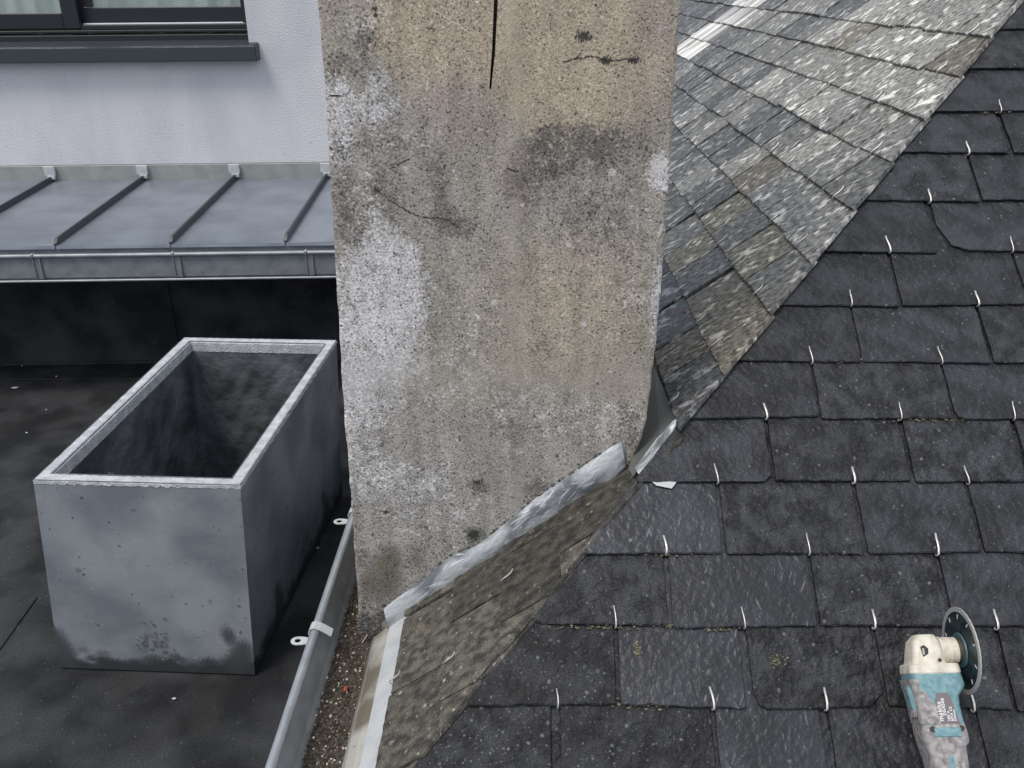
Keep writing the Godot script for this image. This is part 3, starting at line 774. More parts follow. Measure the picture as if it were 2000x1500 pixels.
func build_roof() -> void:
	var base := Vector3(0.3, 0.25, -1.3)
	var root := thing("slate_roof", "hipped slate roof, dark grey slates in front and pale streaked ones behind", "roof", base)
	var hook := hook_mesh()
	# ---- front slope: A = +x, U up the slope, origin on the plane at x = 0, s = 0
	var U := Vector3(0, 0.636224, -0.771504)
	var N := dark_n
	var o := N * DARK_D
	var A := Vector3.RIGHT
	var st := start()
	var dk := 0.03
	# deck under the front slates: a slab bounded by the hip
	var deck := PackedVector2Array()
	var hipd := PackedVector2Array()
	for s in [0.55, 0.9, 1.3, 1.7, 2.1, 2.5, 3.2]:
		var z: float = -s * 0.771504 + o.z
		hipd.append(Vector2((-1.011 - z) / 0.966 - 0.187 + 0.02, s))
	deck.append_array(hipd)
	deck.append(Vector2(2.2, 3.2)); deck.append(Vector2(2.2, 0.55))
	var zero := PackedFloat32Array(); zero.resize(deck.size())
	var front := obj("front_slope", slab(deck, o - N * 0.024, A, U, N, func(_p): return 0.0, 0.05, zero, 1.0, Vector2.ZERO), M.deck, root, -base)
	front.set_meta("label", "dark grey slate slope facing the saw cut side of the chimney")
	var hooks := {-3: [1.048], -2: [0.952], -1: [0.844], 0: [0.738, 0.986], 1: [0.640, 0.889], 2: [0.545, 0.792], 3: [0.444, 0.693, 0.901], 4: [0.342, 0.586, 0.790], 5: [0.240, 0.488, 0.709], 6: [0.147, 0.363, 0.579, 0.782], 7: [0.048, 0.299, 0.480], 8: [-0.05, 0.19, 0.41], 9: [-0.13, 0.09, 0.31], -4: [1.14], -5: [1.24], -6: [1.34], -7: [1.44], -8: [1.55]}
	var bs := {-3: 2.395, -2: 2.277, -1: 2.149, 0: 2.024, 1: 1.897, 2: 1.769, 3: 1.652, 4: 1.526, 5: 1.396, 6: 1.270, 7: 1.141, 8: 1.014, 9: 0.888, -4: 2.521, -5: 2.647, -6: 2.772, -7: 2.9}
	var clip := PackedVector2Array()
	for s in [0.5, 1.0, 1.138, 1.262, 1.391, 1.524, 1.65, 1.895, 2.15, 2.4, 3.4]:
		var z: float = -s * 0.771504 + o.z
		var x := (-1.011 - z) / 0.966 - 0.187
		clip.append(Vector2(x - 0.004, s))
	clip.append(Vector2(2.3, 3.4)); clip.append(Vector2(2.3, 0.5))
	for k in range(9, -8, -1):
		var js: Array = (hooks[k - 1] as Array).duplicate()
		while js[-1] < 1.75: js.append(js[-1] + rng.randf_range(0.215, 0.25))
		js.push_front(js[0] - 0.25)
		for i in js.size() - 1:
			var gap := rng.randf_range(0.0025, 0.005)
			var gap2 := rng.randf_range(0.002, 0.006)
			if rng.randf() < 0.25: gap2 += rng.randf_range(0.004, 0.012)
			var corner := Vector2.ZERO
			if rng.randf() < 0.05: corner.x = rng.randf_range(0.012, 0.03)
			if rng.randf() < 0.05: corner.y = rng.randf_range(0.01, 0.02)
			var kind := 0 if rng.randf() < 0.62 else 1
			var tint := rng.randf_range(0.7, 1.0)
			var s0: float = bs[k] + rng.randf_range(-0.003, 0.003)
			var mid: float = (js[i] + js[i + 1]) * 0.5
			# slates that stand out in the photograph
			if k == 0 and i == 1: corner = Vector2(0.055, 0.0)
			if k == 5 and i == 0: kind = 3; tint = 1.0
			if k == 6 and i == 0: corner = Vector2(0.03, 0.0); kind = 1
			if (k == 6 and i == 1) or (k == 7 and i == 1) or (k == 8 and i == 2): kind = 3
			if (k == 7 and i == 0) or (k == 8 and i <= 1): kind = 2
			if k == 7 and i == 2: kind = 1; corner = Vector2(0.02, 0.022)
			var mesh := slate_mesh(js[i] + gap, js[i + 1] - gap2, s0, 0.30, rng.randf_range(0.0065, 0.008), clip, o, A, U, N, corner, false, tint)
			if mesh == null: continue
			obj("slate", mesh, M.dark[kind], front)
		for x in hooks[k]:
			place_hook(front, hook, o + A * x + U * (bs[k]) + N * 0.0, A, U, N)
		var hx: float = hooks[k][-1]
		while hx < 1.6:
			hx += 0.235
			place_hook(front, hook, o + A * hx + U * (bs[k]) + N * 0.0, A, U, N)
	# ---- side slope: A = +z, U up the slope towards +x
	var o2 := Vector3(0, PALE_C, 0)
	var A2 := Vector3.BACK
	var deck2 := PackedVector2Array()
	var ca := pale_u.x
	deck2.append(Vector2(-9.0, -0.33)); deck2.append(Vector2(-9.0, 2.0))
	for s in [2.0, 1.5, 1.0, 0.5, 0.0, -0.33]: deck2.append(Vector2(hip_z(s * ca) - 0.03, s))
	var zero2 := PackedFloat32Array(); zero2.resize(deck2.size())
	var side := obj("side_slope", slab(deck2, o2 - pale_n * 0.024, A2, pale_u, pale_n, func(_p): return 0.0, 0.05, zero2, 1.0, Vector2.ZERO), M.deck, root, -base)
	side.set_meta("label", "pale streaked slate slope falling to the zinc gutter behind the chimney")
	var clip2 := PackedVector2Array()
	clip2.append(Vector2(-10, -0.6)); clip2.append(Vector2(-10, 2.4))
	for s in [2.4, 1.4, 0.6, 0.35]: clip2.append(Vector2(hip_z(s * ca) + 0.012, s))
	for s in [0.3, 0.0, -0.6]: clip2.append(Vector2(hip_z(s * ca) + 0.002, s))
	var pj := [
		[1.745, [-2.62]], [1.618, [-2.5]], [1.49, [-2.4, -2.58]],
		[1.361, [-2.395, -2.594, -2.789, -3.028, -3.26, -3.51, -3.75, -3.988]],
		[1.237, [-2.315, -2.509, -2.708, -2.9, -3.095, -3.3, -3.5, -3.717, -3.9, -4.086]],
		[1.114, [-2.222, -2.432, -2.61, -2.792, -2.98, -3.2]],
		[0.988, [-2.131, -2.335, -2.529, -2.70, -2.867, -3.082]],
		[0.859, [-2.038, -2.236, -2.43, -2.612, -2.80, -2.98, -3.17, -3.37, -3.562]],
		[0.731, [-1.951, -2.142, -2.33, -2.511, -2.695]],
		[0.602, [-1.85, -2.061, -2.238, -2.409, -2.55, -2.683]],
		[0.471, [-1.76, -1.972, -2.147, -2.317, -2.5]],
		[0.353, [-1.666, -1.812]]]
	var far := start()
	far.set_color(Color.WHITE)
	var count := 0
	for r in pj.size():
		var s0: float = pj[r][0]
		var js: Array = (pj[r][1] as Array).duplicate()
		js.push_front(js[0] + 0.30)
		while js[-1] > -8.2: js.append(js[-1] - rng.randf_range(0.165, 0.215))
		for i in js.size() - 1:
			var z1: float = js[i]; var z0: float = js[i + 1]
			var corner := Vector2(0, rng.randf_range(0.006, 0.016) if i == 0 else 0.0)
			var clip_e := PackedVector2Array([Vector2(-10, -0.6), Vector2(-10, 2.6), Vector2(hip_z(2.6 * ca) - 0.035, 2.6), Vector2(hip_z((s0 + 0.14) * ca) - 0.035, s0 + 0.14), Vector2(hip_z((s0 + 0.138) * ca) + 0.010, s0 + 0.138), Vector2(hip_z((s0 + 0.06) * ca) + 0.012 + rng.randf_range(-0.003, 0.003), s0 + 0.06), Vector2(hip_z((s0 - 0.1) * ca) + 0.012, s0 - 0.1), Vector2(hip_z(-0.6 * ca), -0.6)])
			var mesh := slate_mesh(z0 + rng.randf_range(0.002, 0.004), z1 - rng.randf_range(0.003, 0.007) - (0.004 if rng.randf() < 0.3 else 0.0), s0 + rng.randf_range(-0.004, 0.004), 0.30, rng.randf_range(0.0065, 0.009), clip_e, o2, A2, pale_u, pale_n, corner, false, pow(rng.randf(), 0.6) * 0.45 + 0.55, rng.randf_range(-0.001, 0.004))
			if mesh == null: continue
			# nearer rows are browner and greyer, higher ones bleached; blue grey ones lie farther along
			var kind := 0
			var q := rng.randf()
			if s0 > 0.9 and z0 > -3.3: kind = 2 if q < 0.78 else (0 if q < 0.92 else 1)
			elif s0 > 0.9: kind = 0 if q < 0.55 else (3 if q < 0.8 else 2)
			elif s0 > 0.66: kind = (0 if q < 0.4 else (2 if q < 0.75 else 1)) if z0 > -2.7 else (3 if q < 0.6 else 0)
			elif s0 > 0.4: kind = (1 if q < 0.7 else 0) if z0 > -2.45 else (3 if q < 0.6 else 0)
			else: kind = 1 if i == 1 else 3
			if s0 > 0.9 and s0 < 1.5 and z0 < -4.6 and z1 > -5.0: kind = 4
			if z0 > -5.4:
				obj("slate", mesh, M.pale[kind], side)
				count += 1
			else:
				far.append_from(mesh, 0, Transform3D.IDENTITY)
		if r + 1 < pj.size():   # hooks of this row hold at the joints of the row below
			for z in pj[r + 1][1]:
				if z < hip_z(s0 * ca) - 0.02: place_hook(side, hook, o2 + A2 * z + pale_u * s0 + pale_n * 0.001, A2, pale_u, pale_n)
		else:
			for z in [-1.56, -1.75]: place_hook(side, hook, o2 + A2 * z + pale_u * s0, A2, pale_u, pale_n)
	var fo := obj("far_slates", far.commit(), M.pale[3], side)
	fo.set_meta("kind", "stuff")
	# rows in front of the chimney, stained brown
	var lower := [[-0.323, [-1.214, -1.43, -1.02, -0.8]], [-0.187, [-1.312, -1.115, -1.5, -0.9]], [-0.060, [-1.218, -1.41, -1.0]], [0.068, [-1.31, -1.5]]]
	for r in lower.size():
		var s0: float = lower[r][0]
		var js: Array = (lower[r][1] as Array).duplicate()
		js.sort(); js.reverse()
		js.append(js[-1] - 0.2)
		js.push_front(js[0] + 0.2)
		for i in js.size() - 1:
			var z1: float = js[i]; var z0: float = js[i + 1]
			if z1 < -1.5: continue
			var mesh := slate_mesh(z0 + 0.002, z1 - rng.randf_range(0.003, 0.006), s0 + rng.randf_range(-0.003, 0.003), 0.28, 0.006, clip2, o2, A2, pale_u, pale_n, Vector2.ZERO, false, (0.5 if z1 < -1.2 and r > 0 else 0.85) * rng.randf_range(0.75, 1.0), rng.randf_range(-0.001, 0.002))
			if mesh == null: continue
			obj("slate", mesh, M.brown, side)
	for h in [[-1.205, -0.187], [-1.336, -0.060], [-1.25, -0.323]]:
		place_hook(side, hook, o2 + A2 * h[0] + pale_u * h[1] + pale_n * 0.002, A2, pale_u, pale_n)
	# zinc soaker between the chimney and the pale slates, with a bright turned edge on the hip
	st = start()
	var up := 0.006
	var pl := func(px: float, py: float, h: float) -> Vector3: return hit(px, py, pale_n, pale_n.dot(o2) + h)
	var za := [pl.call(1278, 715, -0.012), pl.call(1300, 770, -0.012), pl.call(1322, 822, -0.01), pl.call(1290, 862, -0.002), pl.call(1236, 930, 0.0), pl.call(1228, 915, 0.002), pl.call(1240, 850, -0.012)]
	for i in range(1, za.size() - 1):
		tri(st, za[0], za[i], za[i + 1], Vector2(za[0].x, za[0].z), Vector2(za[i].x, za[i].z), Vector2(za[i + 1].x, za[i + 1].z))
		tri(st, za[0] - pale_n * 0.002, za[i + 1] - pale_n * 0.002, za[i] - pale_n * 0.002)
	obj("zinc_soaker", done(st), mat(lin(0.13, 0.135, 0.13), 0.5, 0.2), root, -base)
	st = start()
	var e1 := [pl.call(1318, 818, 0.006), pl.call(1300, 838, 0.007), pl.call(1282, 857, 0.006), pl.call(1262, 884, 0.007), pl.call(1240, 914, 0.005)]
	var e2 := [pl.call(1325, 823, 0.0), pl.call(1313, 843, -0.001), pl.call(1294, 866, 0.0), pl.call(1275, 892, -0.001), pl.call(1247, 926, -0.002)]
	for i in 4:
		quad(st, e1[i], e1[i + 1], e2[i + 1], e2[i], Vector2(i * 0.1, 0), Vector2(i * 0.1 + 0.1, 0), Vector2(i * 0.1 + 0.1, 0.05), Vector2(i * 0.1, 0.05))
		quad(st, e1[i] - pale_n * 0.002, e2[i] - pale_n * 0.002, e2[i + 1] - pale_n * 0.002, e1[i + 1] - pale_n * 0.002)
		quad(st, e1[i], e1[i] - pale_n * 0.006, e1[i + 1] - pale_n * 0.006, e1[i + 1])
	obj("hip_flashing", done(st), M.lead, root, -base)
	print("pale slates ", count)

func build_gutter() -> void:
	var base := Vector3(-0.39, 0.26, -1.2)
	var root := thing("eaves_gutter", "grey zinc box gutter with rolled rim running past the foot of the chimney", "gutter", base)
	var st := start()
	var prof := [Vector2(-0.4265, 0.346), Vector2(-0.412, 0.29), Vector2(-0.402, 0.270), Vector2(-0.388, 0.262), Vector2(-0.345, 0.262), Vector2(-0.333, 0.268), Vector2(-0.322, 0.30)]
	swept(st, prof, -0.0015, -6.0, 0.4, Vector3.RIGHT, Vector3.UP, Vector3.BACK)
	obj("channel", done(st), M.gutter_metal, root, -base)
	st = start()
	tube(st, [Vector3(-0.432, 0.349, -6.0), Vector3(-0.432, 0.349, 0.4)], 0.0095, 14)
	obj("rolled_rim", done(st), M.gutter_metal, root, -base)
	# apron from under the slates into the channel: a bright strip and a stained one
	st = start()
	swept(st, [Vector2(-0.235, 0.372), Vector2(-0.268, 0.346), Vector2(-0.286, 0.333)], -0.0015, -1.9, 0.4, Vector3.RIGHT, Vector3.UP, Vector3.BACK)
	obj("apron", done(st), M.flashing, root, -base).set_meta("label", "bright clean zinc strip below the slates")
	st = start()
	swept(st, [Vector2(-0.276, 0.3335), Vector2(-0.3, 0.318), Vector2(-0.322, 0.296), Vector2(-0.332, 0.272)], -0.0015, -1.9, 0.4, Vector3.RIGHT, Vector3.UP, Vector3.BACK, 8)
	obj("apron", done(st), M.apron, root, -base).set_meta("label", "brown stained zinc strip beside the gutter grit")
	# straps over the rim, each with a drilled tab outside
	for z in [-1.42, -1.85, -2.6, -0.75]:
		st = start()
		var w := 0.011
		swept(st, [Vector2(-0.4445, 0.338), Vector2(-0.4455, 0.350), Vector2(-0.441, 0.3595), Vector2(-0.432, 0.3625), Vector2(-0.4215, 0.358), Vector2(-0.4095, 0.350), Vector2(-0.399, 0.342)], -0.002, z - w, z + w, Vector3.RIGHT, Vector3.UP, Vector3.BACK)
		var strap := obj("strap", done(st), M.flashing, root, -base)
		st = start()
		var c := Vector3(-0.463, 0.345, z + 0.028)
		var outer := []; var inner := []
		for k in 20:
			var a := TAU * k / 20.0
			outer.append(Vector3(cos(a) * (0.014 if cos(a) < 0 else 0.03), 0, sin(a) * (0.012 if cos(a) < 0 else 0.012)))
			inner.append(Vector3(cos(a) * 0.0065, 0, sin(a) * 0.006))
		for k in 20:
			var k2 := (k + 1) % 20
			for y in [0.0, -0.002]:
				if y == 0.0: quad(st, c + inner[k], c + outer[k], c + outer[k2], c + inner[k2])
				else: quad(st, c + inner[k2] + Vector3(0, y, 0), c + outer[k2] + Vector3(0, y, 0), c + outer[k] + Vector3(0, y, 0), c + inner[k] + Vector3(0, y, 0))
			quad(st, c + outer[k], c + outer[k] - Vector3(0, 0.002, 0), c + outer[k2] - Vector3(0, 0.002, 0), c + outer[k2])
			quad(st, c + inner[k2], c + inner[k2] - Vector3(0, 0.002, 0), c + inner[k] - Vector3(0, 0.002, 0), c + inner[k])
		obj("tab", done(st), M.flashing, strap)
	# wall below the eaves
	var w2 := thing("eaves_wall", "felt covered wall under the box gutter beside the flat roof", "wall", Vector3(-0.3, 0, -2.5))
	box("wall_face", Vector3(0, 0.13, 0.0), Vector3(0.2, 0.256, 6.6), M.felt, w2)
	# grit washed off the roof, on a bed of silt
	st = start()
	st.set_smooth_group(0)
	for k in 90:
		var q := []
		for z: float in [-2.5 + k * 0.025, -2.5 + (k + 1) * 0.025]:
			for x in 5: q.append(Vector3(lerpf(-0.4035, -0.3275, x / 4.0) + 0.003 * wob(z, x), 0.2655 + [0.009, 0.001, 0.0, 0.002, 0.012][x] + 0.0015 * wob(z * 1.7, x + 3.0), z))
		for x in 4: quad(st, q[x], q[x + 1], q[x + 6], q[x + 5])
	var sd := mottled(256, Color(0.025, 0.021, 0.016), Color(0.085, 0.074, 0.06), 0.06, 411, 0.5, 2.4)
	tag(obj("gutter_silt", done(st), triplanar(tmat(to_tex(sd, 256, 256), 0.95), 6.0)), "brown damp silt bedding the gutter bottom", "silt", "", "stuff")
	st = start()
	pebble(st, Vector3.ZERO, Vector3.ONE * 0.5)
	var mm := MultiMesh.new()
	mm.transform_format = MultiMesh.TRANSFORM_3D
	mm.use_colors = true
	mm.mesh = done(st)
	mm.instance_count = 5200
	for i in 5200:
		var z := rng.randf_range(-2.3, -0.7)
		var x := rng.randf_range(-0.404, -0.327)
		var e := absf((x + 0.365) / 0.04)
		var s := rng.randf_range(0.0022, 0.006) * (1.5 if rng.randf() < 0.05 else 1.0)
		var y := 0.266 + maxf(0.0, e - 0.55) * 0.03 + rng.randf_range(0.0, 0.0035)
		mm.set_instance_transform(i, Transform3D(Basis.from_euler(Vector3(rng.randf() * 6.0, rng.randf() * 6.0, 0)).scaled(Vector3(s, s * 0.8, s * rng.randf_range(0.8, 1.4))), Vector3(x, y, z)))
		var q := rng.randf()
		var c := Color(0.045, 0.036, 0.026)
		if q < 0.2: c = Color(0.16, 0.13, 0.1)
		elif q < 0.29: c = Color(0.5, 0.46, 0.4)
		elif q < 0.4: c = Color(0.09, 0.045, 0.025)
		mm.set_instance_color(i, c * rng.randf_range(0.7, 1.2))
	var mi := MultiMeshInstance3D.new()
	mi.multimesh = mm
	var gm := mat(Color.WHITE, 0.9)
	gm.vertex_color_use_as_albedo = true
	mi.material_override = gm
	mi.name = "gutter_grit"
	add_child(mi)
	tag(mi, "brown grit and slate chips lying along the bottom of the gutter", "grit", "", "stuff")
	# a bit of red brick and a straw in the grit
	st = start()
	pebble(st, Vector3.ZERO, Vector3(0.005, 0.005, 0.010))
	tag(obj("brick_chip", done(st), mat(lin(0.32, 0.07, 0.035), 0.85), self, Vector3(-0.362, 0.273, -1.335)), "small red brick chip lying in the gutter grit", "chip")
	st = start()
	tube(st, [Vector3(0, 0, 0), Vector3(0.004, 0.002, -0.01), Vector3(0.007, 0.002, -0.022)], 0.0014, 5)
	tag(obj("straw", done(st), mat(lin(0.5, 0.45, 0.36), 0.8), self, Vector3(-0.352, 0.272, -1.47)), "pale bent straw lying in the gutter grit", "straw")

# ---------------------------------------------------------------- flat roof and planter
func build_flat_roof() -> void:
	var fr := obj("flat_roof", plate([Vector2(-6, 3), Vector2(-6, -3.9), Vector2(-0.32, -3.9), Vector2(-0.32, 3)], 0.0, 0.3), M.felt)
	fr.set_meta("kind", "structure")
	# torch-on felt sheets: each lies 4 mm over the last
	var sheets := [
		[Vector2(-6, 0.4), Vector2(-6, -1.955), Vector2(-1.36, -1.957), Vector2(-1.35, -1.75), Vector2(-1.35, 0.4)],
		[Vector2(-5.5, -3.42), Vector2(-5.5, -3.66), Vector2(-0.5, -3.66), Vector2(-0.5, -3.43)]]
	for s in sheets:
		var o := obj("felt_sheet", plate(s, 0.0045, 0.004), M.felt, fr)
	var odd := {0: "largest pale flake lying on the black felt roof", 4: "tiny pale scrap on the felt between planter and gutter", 5: "tiny pale scrap on the felt just outside the planter's stained end"}
	var at := -1
	for l in [[30, 757, 0.016], [110, 735, 0.005], [52, 845, 0.006], [43, 714, 0.004], [620, 1070, 0.006], [340, 1364, 0.006], [90, 800, 0.004]]:
		at += 1
		var p := hit(l[0], l[1], Vector3.UP, 0.006)
		var st := start()
		pebble(st, Vector3.ZERO, Vector3(l[2], 0.003, l[2] * 0.5))
		tag(obj("litter_scrap", done(st), mat(lin(0.5, 0.5, 0.5), 0.8), self, p), odd.get(at, "tiny pale speck on the open felt beyond the planter"), "litter", "scraps on the flat roof")

func plate(p: Array, y: float, t: float) -> ArrayMesh:
	var poly := PackedVector2Array()
	for q in p: poly.append(Vector2(q.x, -q.y))
	var b := PackedFloat32Array(); b.resize(poly.size()); b.fill(0.001)
	return slab(poly, Vector3(0, y, 0), Vector3.RIGHT, Vector3.FORWARD, Vector3.UP, func(_p): return 0.0, t, b, 1.0, Vector2.ZERO)

func build_planter() -> void:
	var base := Vector3(-0.87, 0.0, -2.1)
	var root := thing("concrete_planter", "empty grey concrete trough planter with chipped pale rim on the flat roof", "planter", base)
	var H := 0.548
	var T := [Vector3(-1.1, H, -1.678), Vector3(-0.631, H, -1.658), Vector3(-0.588, H, -2.512), Vector3(-1.068, H, -2.535)]
	var B := [Vector3(-1.161, 0.006, -1.68), Vector3(-0.669, 0.006, -1.66), Vector3(-0.615, 0.006, -2.50), Vector3(-1.10, 0.006, -2.53)]
	var ctr := Vector3(-0.848, H, -2.096)
	var ins := 0.027
	# outer shell: each side a grid with slightly uneven edges
	var st := start()
	var inset := func(p: Vector3, d: float) -> Vector3:
		var q := p
		q.x -= signf(p.x - ctr.x) * d
		q.z -= signf(p.z - ctr.z) * d
		return q
	for i in 4:
		var j := (i + 1) % 4
		quad(st, B[j], B[i], T[i], T[j])
	quad(st, B[0], B[1], B[2], B[3])
	for i in 4:
		var j := (i + 1) % 4
		var a: Vector3 = inset.call(T[i], ins + 0.001); var b: Vector3 = inset.call(T[j], ins + 0.001)
		var a2: Vector3 = inset.call(B[i], ins + 0.012); var b2: Vector3 = inset.call(B[j], ins + 0.012)
		a2.y = 0.05; b2.y = 0.05
		quad(st, a, b, b2, a2)
	obj("shell", done(st), M.concrete_planter if M.has("concrete_planter") else M.concrete, root, -base)
	# worn rim, 4 mm proud of nothing: closes the top of the walls
	st = start()
	var nn := 60
	for i in 4:
		var j := (i + 1) % 4
		for k in nn:
			var f0 := float(k) / nn; var f1 := float(k + 1) / nn
			var row := []
			for f: float in [f0, f1]:
				var po: Vector3 = T[i].lerp(T[j], f)
				var pi: Vector3 = (inset.call(T[i], ins) as Vector3).lerp(inset.call(T[j], ins), f)
				var kk: float = f * 3.0 + i * 11.0
				var e := 0.0 if f == 0.0 or f == 1.0 else 1.0
				var od := (po - pi).normalized()
				var lo := po + od * 0.0012 - Vector3(0, 0.011 + 0.003 * wob(kk, 1.0) * e, 0)
				var p1 := po + od * (0.0014 - 0.0016 * absf(wob(kk, 2.0)) * e) - Vector3(0, 0.004, 0)
				var p2 := po - od * (0.004 + 0.0016 * wob(kk, 3.0) * e) + Vector3(0, 0.0006 * wob(kk, 4.0) * e, 0)
				var p3 := pi + od * (0.005 + 0.002 * wob(kk, 5.0) * e) + Vector3(0, 0.0006 * wob(kk, 6.0) * e, 0)
				var p4 := pi - od * (0.004 + 0.0012 * absf(wob(kk, 7.0)) * e) - Vector3(0, 0.006, 0)
				var p5 := pi - od * 0.005 - Vector3(0, 0.034 + 0.0008 * wob(kk, 8.0) * e, 0)
				row.append([lo, p1, p2, p3, p4, p5])
			for q in 5: quad(st, row[0][q + 1], row[1][q + 1], row[1][q], row[0][q])
	obj("rim", done(st), M.rim, root, -base)
	# crumpled dark liner inside
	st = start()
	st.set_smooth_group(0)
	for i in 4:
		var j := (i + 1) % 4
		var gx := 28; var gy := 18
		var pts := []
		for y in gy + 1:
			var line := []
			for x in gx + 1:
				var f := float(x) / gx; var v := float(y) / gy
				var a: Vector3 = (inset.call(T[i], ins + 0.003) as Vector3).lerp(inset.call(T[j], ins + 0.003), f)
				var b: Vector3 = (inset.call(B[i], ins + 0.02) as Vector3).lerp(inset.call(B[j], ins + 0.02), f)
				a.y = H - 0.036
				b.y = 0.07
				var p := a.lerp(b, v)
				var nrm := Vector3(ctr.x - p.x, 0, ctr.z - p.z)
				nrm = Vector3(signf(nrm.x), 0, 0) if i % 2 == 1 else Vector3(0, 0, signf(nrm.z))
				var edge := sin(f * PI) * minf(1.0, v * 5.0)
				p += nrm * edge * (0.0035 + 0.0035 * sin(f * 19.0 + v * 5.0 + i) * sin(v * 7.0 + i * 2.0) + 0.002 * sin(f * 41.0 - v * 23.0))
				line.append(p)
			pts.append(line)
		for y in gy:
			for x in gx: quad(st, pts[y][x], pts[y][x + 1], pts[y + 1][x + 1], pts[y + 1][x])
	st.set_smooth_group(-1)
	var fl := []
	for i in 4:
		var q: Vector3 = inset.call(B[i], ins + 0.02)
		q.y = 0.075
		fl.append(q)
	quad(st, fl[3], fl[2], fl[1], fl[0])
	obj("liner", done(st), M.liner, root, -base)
	# broken patch of rough concrete showing on the inner left side
	st = start()
	for q in 40: pebble(st, Vector3(-1.035 + rng.randf() * 0.004, 0.40 + rng.randf_range(-0.05, 0.05), -1.87 + rng.randf_range(-0.022, 0.022)), Vector3(0.006, 0.008, 0.007))
	obj("broken_patch", done(st), M.mortar, root, -base)

